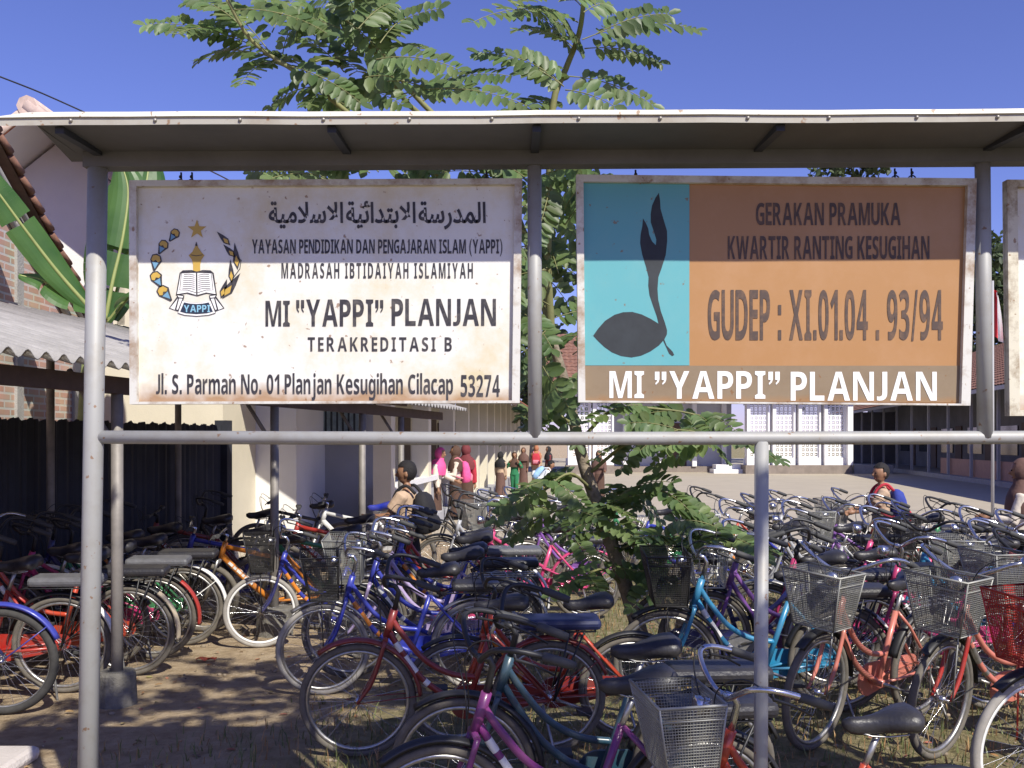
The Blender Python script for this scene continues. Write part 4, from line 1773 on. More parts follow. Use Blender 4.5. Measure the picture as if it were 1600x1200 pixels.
def bike(label, kind, anchor, px, Y, head, colour, basket=None, rear='pad', fend='black', tip=None, bar='chrome', steer=0.0, s=.94, tyre=None, guard=None, lean=5.0, fork=None, grip=None, pad=None, rim=None, cat='bicycle', fcol=None, straight=None):
    if straight is None:
        straight = len(BIKES) % 3 == 2 and Y > 6.4
    ax_ = {'f': WB_, 'r': 0.0, 'b': .44, 'h': .84, 'm': XO, 's': .26}[anchor] - XO
    h = R(head)
    x = GX(px, Y) - ax_ * s * math.cos(h)
    yv = Y - ax_ * s * math.sin(h)
    t = thing('bicycle', label, cat, (x, yv, 0), GROUP)
    t.rotation_euler = (R(-lean), 0, h)
    t.scale = (s, s, s)
    pc = PAINT[colour]
    ty = {None: M_tyre_d, 'black': M_tyre, 'grey': M_tyre_w}[tyre]
    rm = {None: M_chrome_d, 'white': M_fwhite, 'chrome': M_chrome}[rim]
    city = kind == 'city'
    st = R(steer)
    child('frame', bmesh_of('frame:' + kind + ('s' if straight else ''), (f_straight if straight else f_city) if city else f_mtb), pc, t)
    dk = len(BIKES) % 4
    if not city or (dk != 1 and not straight):
        child('decal', bmesh_of('decal:' + kind, f_decal_city if city else f_decal_mtb), M_fwhite if not city or dk == 0 else (M_chrome_d if dk == 2 else PAINT['orange']), t)
    child('fork', bmesh_of('fork:' + kind, f_fork if city else f_susp), PAINT[fork] if fork else (pc if city else M_chrome_d), t, st)
    for k, c in ((0, RH), (1, FH)):
        w_ = child('wheel', bmesh_of('wheel:%d' % k, (lambda mb: f_spokes(mb)) if k == 0 else f_spokes), M_chrome, t, 0)
        off = Vector((c.x, 0, 0))
        if k == 1 and st:
            hx = .845 - XO
            q_ = Vector((WB_ - .845, 0, 0))
            w_.rotation_euler = (0, 0, st)
            # the wheel mesh stands at the rear axle; move it to the steered front axle
            p0 = Vector((hx + q_.x * math.cos(st), q_.x * math.sin(st), 0))
            w_.location = p0 - Matrix.Rotation(st, 3, 'Z') @ Vector((-XO, 0, 0))
        else:
            w_.location = off
        a = child('tyre', bmesh_of('tyre:' + kind, f_tyre(.019 if city else .026)), ty, w_)
        a = child('rim', bmesh_of('rim', f_rim), rm, w_)
    hb = child('handlebar', bmesh_of('handlebar:' + kind, f_citybar if city else f_flatbar), M_chrome if bar == 'chrome' else M_blackm, t, st)
    for q_ in (1, -1):
        child('grip', bmesh_of('grip:%s%d' % (kind, q_), (f_citygrip if city else f_flatgrip)(q_)), M_grip_y if grip else M_grip, hb)
        child('brake_lever', bmesh_of('brake_lever:%s%d' % (kind, q_), (f_citylever if city else f_flatlever)(q_)), M_blackm, hb)
    sd_ = child('saddle', bmesh_of('saddle', f_saddle), M_vinyl if rear != 'bluesaddle' else PAINT['blue'], t)
    child('seat_post', bmesh_of('seat_post', f_saddlepost), M_chrome_d, sd_)
    if rear in ('pad', 'rack'):
        rk = child('luggage_rack', bmesh_of('luggage_rack', f_rack), M_blackm if rear == 'pad' else M_chrome_d, t)
        if rear == 'pad':
            child('rack_cushion', bmesh_of('rack_cushion', f_pad), pad or M_vinyl, rk)
    if fend:
        fm = fcol or {'black': M_blackm, 'chrome': M_chrome_d, 'white': M_fwhite, 'tan': M_ftan, 'own': pc, 'blue': PAINT['blue'], 'red': PAINT['red']}[fend]
        fr = child('mudguard', bmesh_of('mudguard:r', f_fend_r), fm, t)
        if tip:
            child('mudguard_tip', bmesh_of('mudguard_tip', f_fend_rt), {'white': M_fwhite, 'tan': M_ftan, 'red': PAINT['red']}[tip], fr)
        child('mudguard', bmesh_of('mudguard:f', f_fend_f), fm, t, st)
    if guard or city:
        child('chain_guard', bmesh_of('chain_guard', f_chainguard), PAINT[guard] if guard else pc, t)
    else:
        child('chain', bmesh_of('chain', f_chain), M_blackm, t)
    ck = child('crank', bmesh_of('crank', f_crank), M_chrome_d, t)
    for a, s_ in ((R(200), 1), (R(20), -1)):
        child('pedal', bmesh_of('pedal:%d' % s_, f_pedal(a, s_)), M_grip, ck)
    child('kickstand', bmesh_of('kickstand', f_stand), M_chrome_d, t)
    if city and bar == 'chrome':
        child('headlight', bmesh_of('headlight', f_lamp), M_chrome, t, st)
    if basket:
        wm = {'grey': M_bwire, 'black': M_bwire_b, 'red': M_bwire_r, 'white': M_bwire_w}[basket]
        bk = child('basket', bmesh_of('basket:' + ('open' if basket == 'white' else 'fine'), f_basket_wire2 if basket == 'white' else f_basket_wire), wm, t, st)
        child('basket_rim', bmesh_of('basket_rim', f_basket_rim), wm if basket != 'grey' else M_bwire, bk)
    BIKES.append(t)
    return t


B = bike
# --- nearest row, just beyond the signboard frame
B('purple step-through bicycle under the gap between the two boards, nearest the frame', 'city', 'h', 752, 3.25, 186, 'purple', rear='pad', bar='black', steer=10, guard='magenta', s=.90)
B('dark teal step-through bicycle close behind the purple one', 'city', 'h', 790, 3.72, 184, 'teal', rear='pad', bar='black', steer=-8, fend='black', s=.92)
B('bicycle with big grey mesh basket, chrome handlebar and glossy black saddle at the bottom right', 'city', 'h', 1130, 3.0, 183, 'orange_red', basket='grey', rear=None, steer=8, s=.83, lean=4)
B('bicycle with red mesh basket and white rimmed front wheel at the right edge', 'city', 'f', 1596, 3.98, 196, 'black', basket='red', fend='black', rim='white', tyre='grey', steer=4, s=.98)
# --- second row
B('dark red step-through bicycle with a large bare front wheel on the grass, left of centre', 'city', 'f', 560, 4.72, 184, 'maroon', rear='pad', pad=M_vinyl_b, bar='black', fend='black', steer=0, s=.92, fcol=PAINT['maroon'])
B('salmon step-through bicycle with tall translucent grey basket right of the short post', 'city', 'f', 1264, 4.85, 216, 'salmon', basket='grey', fend='black', rear='rack', steer=6, s=.96)
B('salmon bicycle with square grey basket behind the glossy saddle', 'city', 'f', 1452, 4.75, 204, 'salmon', basket='grey', fend='black', rear='pad', steer=14, s=.96, fork='red')
B('bright orange red bicycle with bare rear mudguard left of the tree trunk', 'city', 'b', 868, 4.98, 186, 'orange_red', rear=None, bar='black', guard='maroon', fend='black', s=.88)
B('cyan blue step-through bicycle with dark basket, right of the wooden stake', 'city', 'h', 1088, 5.45, 184, 'cyan', basket='black', rear='pad', fend='black', tip='white', steer=-5, s=.98)
B('violet bicycle with white mudguard tip just behind the cyan one', 'city', 'h', 1142, 6.15, 182, 'violet', rear='pad', fend='black', tip='white', basket='white', s=.98)
B('black bicycle with white rear mudguard lying behind the thin wooden stake', 'city', 'r', 1052, 6.2, 350, 'navy', rear='rack', fend='white', s=.96, bar='black')
B('blue step-through bicycle with dark mesh basket and grey front wheel, left of centre', 'city', 'f', 506, 5.9, 186, 'blue', basket='black', rear='pad', fend='chrome', tyre='grey', steer=6, s=.92)
B('blue and white bicycle with wide chrome handlebar and wire basket, centre left', 'city', 'h', 586, 6.3, 188, 'blue', basket='grey', rear='rack', fend='black', tip='white', steer=-6, s=.98, fork='lavender', guard='lavender')
B('lavender bicycle with pink chain guard just behind the chrome handlebar', 'city', 'h', 610, 6.85, 186, 'lavender', rear='pad', fend='chrome', guard='pink', s=.95)
# --- left row under the shelter: rear wheels stick out into the sun
B('bicycle with dark blue rear mudguard cut off by the left edge', 'mtb', 'r', 6, 5.45, 186, 'navy', rear=None, fend='blue', tyre='black', s=1.0)
B('red bicycle with grey padded rack behind the front shelter post', 'city', 'r', 100, 5.92, 183, 'red', rear='pad', pad=M_vinyl_g, fend='black', tip='white', s=.98, bar='black')
B('red bicycle with tan tipped rear mudguard beside the front shelter post', 'city', 'r', 203, 6.35, 184, 'orange_red', rear='pad', fend='black', tip='tan', s=.98, bar='black')
B('bicycle with bright red rear mudguard in the shelter row', 'city', 'r', 241, 6.86, 185, 'magenta', rear='pad', pad=M_vinyl_g, fend='black', tip='red', s=.98, bar='black')
B('bicycle with long white rear mudguard at the sunny end of the shelter row', 'city', 'r', 287, 7.3, 185, 'green', rear='pad', fend='white', tip='white', s=.98, bar='black')
B('blue bicycle with dark basket and pale grey front wheel at the second shelter post', 'city', 'f', 408, 7.22, 196, 'blue', basket='black', fend=None, tyre='grey', rim='white', rear='rack', s=.90, fork='navy')
B('orange mountain bicycle beyond the pale grey wheel', 'mtb', 'h', 352, 7.85, 186, 'orange', rear=None, fend=None, s=.92)
B('blue mountain bicycle with blue top tube behind the white mudguard', 'mtb', 'h', 300, 8.2, 196, 'blue', rear=None, fend=None, s=.95)
B('red mountain bicycle with white lettered down tube in front of the veranda', 'mtb', 'h', 465, 9.0, 188, 'red', rear=None, fend=None, s=1.0)
B('white and blue mountain bicycle with blue saddle before the low wall', 'mtb', 'h', 508, 10.3, 186, 'white', rear='bluesaddle', fend=None, s=1.04)
B('green framed mountain bicycle between the red and the blue ones', 'mtb', 'h', 440, 8.3, 190, 'green', rear=None, fend=None, s=.95)
for i, (px, Y, hd, c, lb) in enumerate(((60, 6.7, 178, 'black', 'dark bicycle with pale handlebar deep in the shelter shade, at the far left'), (150, 7.6, 182, 'navy', 'navy bicycle deep in the shelter shade behind the red ones'),
                                        (215, 8.3, 184, 'black', 'black bicycle deep in the shelter shade before the sheet metal fence'), (300, 9.2, 186, 'maroon', 'maroon bicycle in the shade near the end of the sheet metal fence'),
                                        (370, 9.9, 188, 'black', 'black bicycle silhouetted against the cream wall right of the sheet metal fence'), (470, 11.3, 190, 'black', 'black mountain bicycle leaning in front of the grey veranda wall'))):
    B(lb, 'mtb' if i in (3, 5) else 'city', 'm', px, Y, hd, c, rear='rack' if i < 3 else None, fend='black' if i < 5 else None, bar='chrome' if i == 0 else 'black', s=.98)
# --- centre
B('blue bicycle with black padded rack and white rear mudguard, in the middle of the row', 'city', 'r', 792, 7.5, 184, 'blue', rear='pad', pad=M_vinyl_g, fend='black', tip='white', s=.98)
B('bright pink bicycle with pink chain guard left of the tree trunk', 'city', 'h', 768, 8.3, 184, 'pink', rear='pad', fend='own', s=.98, basket=None, guard='pink')
B('red bicycle behind the wide chrome handlebar of the blue one', 'city', 'h', 640, 8.0, 188, 'red', rear='rack', fend='black', s=.95)
for i, (px, Y, hd, c, bk, lb) in enumerate(((715, 9.6, 192, 'silver', None, 'silver bicycle with upright chrome handlebar beyond the pink one'), (760, 10.3, 188, 'black', 'grey', 'black bicycle with grey basket in front of the boy with the black backpack'),
                                            (800, 10.9, 190, 'navy', None, 'navy bicycle with chrome handlebar between pink one and girl in green'), (845, 9.5, 186, 'violet', None, 'violet bicycle hidden behind the lower branches left of the trunk'),
                                            (700, 11.6, 194, 'black', None, 'black roadster bicycle farthest back beside the low wall'), (880, 11.4, 186, 'blue', 'white', 'blue bicycle with open white basket behind the tree'),
                                            (960, 10.4, 184, 'green', None, 'green bicycle half hidden behind the tree leaves'), (1010, 9.4, 186, 'blue', None, 'blue bicycle with white fork behind the leaves right of the trunk'),
                                            (1085, 11.0, 188, 'orange_red', None, 'orange red bicycle glimpsed right of the leaves'), (1130, 8.6, 184, 'silver', 'white', 'silver bicycle with white wire carrier left of the short post'))):
    B(lb, 'city' if i != 7 else 'mtb', 'h', px, Y, hd, c, basket=bk, rear=('pad', 'rack')[i % 2], fend=('black', 'chrome')[i % 2], tip='white' if i % 3 == 0 else None, bar='chrome' if i % 4 else 'black', steer=(i * 37 % 40) - 20, s=.97)
# --- right hand block
RBK = ((1235, 6.4, 186, 'magenta', None, 'pad', 'white', 'magenta bicycle with black padded rack just right of the short post'), (1225, 8.4, 186, 'silver', None, 'pad', 'white', 'silver bicycle with tall chrome handlebar right of the short post'), (1350, 7.6, 184, 'pink', None, 'pad', 'white', 'pink bicycle with sloping pink tubes in the right hand block'), (1300, 8.9, 190, 'violet', 'grey', 'pad', None, 'violet bicycle with grey basket on the courtyard side'),
       (1390, 6.1, 188, 'magenta', None, 'pad', 'white', 'magenta bicycle behind the square grey basket'), (1440, 7.0, 186, 'cyan', None, 'rack', 'white', 'light blue bicycle standing behind the pink one in the right hand block'),
       (1420, 8.3, 186, 'black', 'black', 'pad', None, 'black bicycle with dark mesh basket and wide handlebar facing the yard'), (1500, 7.6, 188, 'navy', None, 'pad', None, 'navy bicycle with black saddle before the pink bag'),
       (1530, 6.3, 190, 'blue', 'grey', 'pad', None, 'blue bicycle with grey basket above the red basket'), (1570, 7.2, 186, 'maroon', None, 'pad', None, 'maroon bicycle with small black saddle near the right edge'),
       (1590, 5.6, 192, 'black', 'grey', 'pad', None, 'black bicycle with chrome handlebar and grey basket at the right edge'), (1215, 10.2, 190, 'silver', None, 'rack', None, 'silver bicycle with upright handlebar at the yard edge, left of the tilted basket'),
       (1315, 10.6, 186, 'black', 'grey', 'rack', None, 'black bicycle with tilted grey basket out on the yard edge'), (1180, 9.6, 186, 'blue', None, 'rack', None, 'blue bicycle partly behind the short post'), (1360, 9.4, 188, 'red', None, 'pad', 'white', 'red bicycle with black saddle below the boy with the blue backpack'),
       (1460, 9.0, 190, 'green', None, 'pad', None, 'dark green bicycle with cream grips pointing into the yard'))
for i, (px, Y, hd, c, bk, rr, tp, lb) in enumerate(RBK):
    B(lb, 'city', 'h', px, Y, hd, c, basket=bk, rear=rr, fend='black' if i % 3 else 'chrome', tip=tp, steer=(i * 53 % 46) - 23, s=.97, grip=i in (18,), bar='chrome' if i % 5 else 'black', lean=3 + (i * 7 % 5))

# ------------------------------------------------------------------ foliage
rs = np.random.default_rng(5)


class Leaves:
    """many leaf faces with a per-leaf tone attribute"""
    def __init__(s):
        s.v, s.f, s.c = [], [], []

    def oval(s, base, d, n, L, W, tone, fold=.18):
        """oval leaflet from base along d, width W, normal n"""
        d = Vector(d).normalized()
        n = Vector(n)
        n = (n - d * n.dot(d)).normalized()
        u = d.cross(n)
        o = len(s.v)
        base = Vector(base)
        up = n * (W * fold)
        pts = [base, base + d * L * .22 + u * W * .38 + up * .6, base + d * L * .6 + u * W * .5 + up, base + d * L * .9 + u * W * .28 + up * .6, base + d * L - n * L * .05,
               base + d * L * .9 - u * W * .28 + up * .6, base + d * L * .6 - u * W * .5 + up, base + d * L * .22 - u * W * .38 + up * .6, base + d * L * .55]
        s.v += [tuple(p) for p in pts]
        s.f += [(o, o + 1, o + 2, o + 8), (o + 8, o + 2, o + 3, o + 4), (o + 8, o + 4, o + 5, o + 6), (o, o + 8, o + 6, o + 7)]
        s.c += [tone] * 9

    def compound(s, a, b, n, stems, L=.085, W=.046, pairs=9, droop=.12, tone=1.0):
        """pinnate leaf: midrib from a to b with paired oval leaflets in the plane with normal n"""
        a, b = Vector(a), Vector(b)
        d = (b - a)
        ln = d.length
        n = Vector(n)
        n = (n - d * n.dot(d) / (ln * ln)).normalized()
        c1 = a + d * .35 + n * ln * droop
        c2 = a + d * .75 + n * ln * droop * .9
        rib = bez(a, c1, c2, b, 10)
        stems.tube(rib, [.0042] + [.0032] * 5 + [.0022] * 5, 5, caps=False)
        for i in range(pairs):
            t = .14 + .84 * i / (pairs - 1)
            k = t * 10
            j = min(int(k), 9)
            p = rib[j].lerp(rib[j + 1], k - j)
            dd = (rib[j + 1] - rib[j]).normalized()
            side = dd.cross(n).normalized()
            sc = (.70 + .38 * math.sin(math.pi * min(1, t * .9 + .12))) * rnd.uniform(.9, 1.1)
            for sg in (1, -1):
                if rnd.random() < .05:
                    continue
                dl = (side * sg + dd * rnd.uniform(.15, .45) - n * rnd.uniform(-.05, .30)).normalized()
                nn = (n + Vector((rnd.gauss(0, .18), rnd.gauss(0, .18), rnd.gauss(0, .18)))).normalized()
                tn = tone * rnd.uniform(.78, 1.22)
                s.oval(p, dl, nn, L * sc, W * sc, (tn * rnd.uniform(.9, 1.12), tn, tn * rnd.uniform(.85, 1.05), 1))
        s.oval(rib[-1], d.normalized(), n, L * .8, W * .8, (tone, tone, tone, 1))

    def build(s, name, m, parent):
        org = ORG[parent.name]
        me = bpy.data.meshes.new(name)
        me.from_pydata([tuple(Vector(v) - org) for v in s.v], [], s.f)
        at = me.color_attributes.new('shade', 'FLOAT_COLOR', 'POINT')
        at.data.foreach_set('color', np.array(s.c, dtype=np.float32).ravel())
        me.polygons.foreach_set('use_smooth', [True] * len(me.polygons))
        me.materials.append(m)
        o = bpy.data.objects.new(name, me)
        COL.objects.link(o)
        o.parent = parent
        ORG[o.name] = org
        return o


M_leaf = leafmat('tree_leaf', (0.095, 0.155, 0.055), (0.185, 0.260, 0.110), .48, .42)
M_leaf_far = leafmat('far_leaf', (0.035, 0.060, 0.022), (0.075, 0.105, 0.040), .2, .6)
M_bark = mat('grey_brown_bark', (0.34, 0.28, 0.21), 0.9, col2=(0.16, 0.13, 0.095), scale=14, bump=0.7, bscale=35)
M_twig = mat('green_twig', (0.20, 0.20, 0.08), 0.7, var=0.25, scale=10)

TR = thing('young_tree', 'young tree with pinnate oval leaves growing between the two main signboards', 'tree', (GX(1015, 6.28), 6.28, 0))
trunk, twigs, crown = MB(), MB(), Leaves()
main = [P(1016, 1064, 6.28), P(1003, 1000, 6.29), P(985, 940, 6.3), P(962, 870, 6.3), P(938, 800, 6.28), P(915, 735, 6.25), P(897, 660, 6.2), P(880, 590, 6.15), P(862, 530, 6.1)]
trunk.tube(crv(main, 5), [.058 - .028 * i / 40 for i in range(41)], 12)
lim = {
    'a': [P(862, 530, 6.1), P(856, 420, 6.0), P(858, 300, 5.9), P(864, 165, 5.8), P(884, 108, 5.8), P(905, 52, 5.75), P(912, -10, 5.7), P(908, -90, 5.7)],
    'b': [P(862, 530, 6.1), P(838, 420, 6.2), P(790, 300, 6.3), P(735, 235, 6.3), P(640, 140, 6.2), P(588, 60, 6.1), P(545, -40, 6.0)],
    'c': [P(838, 420, 6.2), P(740, 310, 5.9), P(600, 220, 5.6), P(480, 125, 5.4), P(395, 65, 5.3), P(350, -10, 5.2)],
    'd': [P(735, 235, 6.3), P(640, 165, 6.0), P(600, 100, 5.8), P(540, 30, 5.6)],
}
for k, pts in lim.items():
    q = crv(pts, 4)
    twigs.tube(q, [(.024 if k in 'ab' else .016) * (1 - .72 * i / len(q)) + .004 for i in range(len(q))], 9)


def top(z):
    return (z[0] / 1.7778 + 200, z[1] / 1.7778)


def lf(a, b, Y, Y2=None, tone=1.0, n=None, pairs=None, L=.104):
    A, Bq = P(a[0], a[1], Y), P(b[0], b[1], Y2 if Y2 else Y)
    if n is None:
        n = Vector((rnd.uniform(-.45, .45), rnd.uniform(-1.0, -.45), rnd.uniform(.15, .75)))
    ln = (Bq - A).length
    crown.compound(A, Bq, n, twigs, L=L, W=L * .56, pairs=pairs or max(6, min(15, int(ln / .043))), tone=tone)


for a, b, t in (((365, 135), (50, 70), 1.15), ((350, 120), (135, 95), 1.1), ((470, 190), (200, 170), 1.0), ((440, 180), (315, 235), 1.0), ((390, 140), (260, 15), 1.1), ((330, 90), (170, 10), 1.1), ((540, 70), (420, -30), 1.2), ((520, 100), (380, 15), 1.1),
                ((500, 205), (400, 150), 1.0), ((600, 200), (480, 110), 1.05), ((620, 150), (520, 60), 1.1), ((650, 130), (862, 25), .95), ((640, 80), (730, 10), .95), ((640, 60), (600, -40), 1.0), ((690, 165), (915, 192), 1.0), ((690, 140), (825, 150), 1.0),
                ((660, 215), (740, 215), 1.0), ((560, 235), (398, 297), 1.0), ((640, 250), (500, 292), .95), ((760, 262), (1110, 295), 1.0), ((780, 272), (1065, 212), 1.0), ((720, 225), (860, 262), 1.0), ((560, 180), (700, 120), 1.0), ((470, 120), (540, 20), 1.15),
                ((450, 60), (320, -20), 1.1), ((600, 240), (760, 290), .95), ((480, 260), (620, 300), .9), ((520, 170), (640, 200), 1.0), ((700, 120), (780, 60), .95), ((560, 60), (680, -30), 1.0), ((820, 280), (960, 250), 1.0), ((430, 150), (470, 60), 1.1), ((400, 90), (480, -10), 1.15),
                ((1250, 62), (958, 62), 1.05), ((1235, 130), (1085, 85), .95), ((1230, 140), (1080, 20), .95), ((1205, 235), (972, 148), 1.05), ((1210, 240), (1080, 160), 1.0), ((1262, 110), (1578, 85), 1.0), ((1268, 135), (1475, 172), .95), ((1300, 95), (1500, 40), .95), ((1225, 212), (1455, 292), 1.0),
                ((1262, 20), (1110, 5), 1.0), ((1265, 35), (1330, 15), 1.1), ((1215, 250), (1350, 295), .95), ((1195, 285), (1085, 310), .95), ((1262, 5), (1300, -60), 1.1), ((1240, 150), (1180, 60), .9), ((1200, 240), (1160, 190), .95)):
    lf(top(a), top(b), rnd.uniform(5.3, 6.1), rnd.uniform(5.2, 6.0), t)
for k in range(12):
    q_ = crv(lim[rnd.choice('bcdbca')], 6)
    p = q_[rnd.randrange(10, len(q_))]
    an = rnd.uniform(0, 2 * math.pi)
    r = rnd.uniform(.32, .6)
    b = p + Vector((math.cos(an) * r, rnd.uniform(-.2, .2), math.sin(an) * r * .6 - .05))
    crown.compound(p, b, Vector((rnd.uniform(-.4, .4), rnd.uniform(-1, -.4), rnd.uniform(.2, .8))), twigs, L=.10, W=.057, pairs=max(6, int(r / .043)), tone=rnd.uniform(.85, 1.2))
# behind the canopy and in the gap between the boards
for k in range(42):
    Y = rnd.uniform(5.6, 6.6)
    a = (rnd.gauss(858, 22), rnd.uniform(265, 655))
    an = rnd.uniform(0, 2 * math.pi)
    r = rnd.uniform(60, 125)
    lf(a, (a[0] + r * math.cos(an), a[1] + r * math.sin(an) * .8 + 18), Y, Y + rnd.uniform(-.3, .3), rnd.uniform(.8, 1.1))
for k in range(26):
    Y = rnd.uniform(5.4, 6.4)
    a = (rnd.uniform(450, 830), rnd.uniform(262, 300))
    an = rnd.uniform(math.pi * .8, 2.2 * math.pi)
    lf(a, (a[0] + 80 * math.cos(an), a[1] + 30 * math.sin(an)), Y, Y + rnd.uniform(-.3, .3), rnd.uniform(.85, 1.1))
# lower boughs
low = [([P(918, 742, 6.25), P(985, 690, 6.1), P(1060, 672, 5.9), P(1140, 690, 5.75)], 12), ([P(938, 800, 6.28), P(1000, 760, 6.1), P(1075, 790, 5.9), P(1150, 850, 5.8)], 13), ([P(925, 765, 6.25), P(890, 740, 6.0), P(850, 765, 5.9)], 5),
       ([P(945, 820, 6.28), P(905, 790, 6.1), P(870, 800, 5.9)], 5), ([P(900, 665, 6.2), P(850, 640, 6.1), P(800, 660, 6.0)], 7), ([P(905, 690, 6.2), P(960, 640, 6.2), P(1040, 640, 6.3), P(1100, 650, 6.4)], 10),
       ([P(960, 865, 6.3), P(1010, 840, 6.1), P(1060, 850, 5.9)], 8), ([P(975, 915, 6.3), P(940, 890, 6.15), P(905, 905, 6.0)], 3), ([P(985, 940, 6.3), P(1030, 905, 6.1), P(1075, 915, 5.95)], 4)]
for pts, cnt in low:
    q = crv(pts, 5)
    twigs.tube(q, [.013 - .009 * i / len(q) for i in range(len(q))], 7)
    for k in range(cnt):
        p = q[rnd.randrange(3, len(q))]
        an = rnd.uniform(0, 2 * math.pi)
        ln = rnd.uniform(.26, .44)
        b = p + Vector((math.cos(an) * ln, math.sin(an) * ln * .7, -rnd.uniform(-.06, .22)))
        crown.compound(p, b, Vector((rnd.gauss(0, .3), rnd.gauss(-.45, .3), .7)), twigs, L=.098, W=.060, pairs=8, tone=rnd.uniform(.9, 1.15))
for k in range(13):                                # dense mass beside the trunk, its shade put into darker leaf tones
    p = P(rnd.gauss(925, 45), rnd.gauss(808, 28), rnd.uniform(6.0, 6.5))
    an = rnd.uniform(0, 2 * math.pi)
    b = p + Vector((math.cos(an) * .3, math.sin(an) * .25, -rnd.uniform(0, .2)))
    crown.compound(p, b, Vector((rnd.gauss(0, .3), rnd.gauss(-.2, .3), .8)), twigs, L=.085, W=.05, pairs=8, tone=rnd.uniform(.75, 1.0))
o = trunk.build('trunk', M_bark, TR)
twigs.build('branches', M_twig, TR)
crown.build('crown', M_leaf, TR)

mb = MB()
mb.tube([P(1052, 1060, 6.2), P(1062, 980, 6.2), P(1076, 880, 6.22), P(1079, 790, 6.25)], [.034, .032, .028, .022], 9)
mb.build('wooden_stake', mat('peeled_pole', (0.42, 0.33, 0.22), 0.85, var=0.25, scale=9, bump=0.5), loc=P(1052, 1060, 6.2), label='thin pale wooden stake standing just right of the young tree trunk', cat='stake')

# tree beside the camera whose boughs shade the foreground
OT = thing('shade_tree', 'large pinnate tree beside the viewpoint whose boughs shade the foreground', 'tree', (6.6, 2.1, 0))
trunk2, twigs2, crown2 = MB(), MB(), Leaves()
trunk2.tube(crv([(6.6, 2.1, 0), (6.5, 2.1, 1.6), (6.4, 2.0, 3.2), (6.0, 2.0, 4.7)], 5), [.13 - .07 * i / 15 for i in range(16)], 10)
for e_ in ((2.2, 1.5, 4.8), (1.0, 1.6, 4.6), (2.9, 2.1, 4.7), (.2, 1.7, 4.7), (1.8, 1.2, 5.2), (3.4, 1.8, 5.4)):
    q = crv([(6.1, 2.0, 4.4), (3.0 + e_[0] * .5, 1.9, 5.1), e_], 4)
    twigs2.tube(q, [.04 - .03 * i / len(q) for i in range(len(q))], 6)
for k in range(195):
    yg = rnd.uniform(5.65, 6.9)
    xg = rnd.gauss(-1.5, .8)
    if k >= 84:
        xg = rnd.uniform(-.9, .7)
        yg = rnd.uniform(5.6, 6.2)
    if k >= 104:
        xg = rnd.uniform(-1.0, .45)
        yg = rnd.uniform(3.4, 4.15)
    if k >= 150:
        xg = rnd.uniform(-2.7, -.3)
        yg = rnd.uniform(5.22, 5.7)
    z = rnd.uniform(3.9, 5.0)
    kk = z / .83
    p = Vector((xg + .45 * kk, yg - .75 * kk, z))
    an = rnd.uniform(0, 2 * math.pi)
    b = p + Vector((math.cos(an) * .36, math.sin(an) * .18, -rnd.uniform(0, .05)))
    crown2.compound(p, b, Vector((rnd.gauss(0, .3), rnd.gauss(0, .3), 1)), twigs2, L=.09, W=.05, pairs=8)
trunk2.build('trunk', M_bark, OT)
twigs2.build('branches', M_twig, OT)
crown2.build('crown', M_leaf, OT)


# banana plant
def banana_leaf(mb, mid, w, tone=1.0, splits=(), nrm=(0.5, -.7, .5)):
    q = crv(mid, 8)
    n = len(q)
    N_ = Vector(nrm).normalized()
    rows = []
    for i, p in enumerate(q):
        u = i / (n - 1)
        d = (q[min(i + 1, n - 1)] - q[max(i - 1, 0)]).normalized()
        s_ = d.cross(N_).normalized()
        ww = w * (math.sin(math.pi * min(1, u * .93 + .05)) ** .55)
        rows.append((p, s_, ww, u))
    for sg in (1, -1):
        for i in range(n - 1):
            if i in splits:
                continue
            (p, s0, w0, u0), (p2, s1, w1, u1) = rows[i], rows[i + 1]
            back = (p2 - p) * .35
            cs = []
            for k in range(5):
                t = k / 4
                dz = N_ * (.12 * w * math.sin(t * 1.9) - .22 * w * t * t)
                cs.append((p + s0 * sg * w0 * t + dz + back * t, p2 + s1 * sg * w1 * t + dz + back * t))
            for k in range(4):
                mb.add([cs[k][0], cs[k][1], cs[k + 1][1], cs[k + 1][0]], [(0, 1, 2, 3)], 0, True)
    mb.tube(q, [.022 - .016 * i / n for i in range(n)], 6, mi=1)


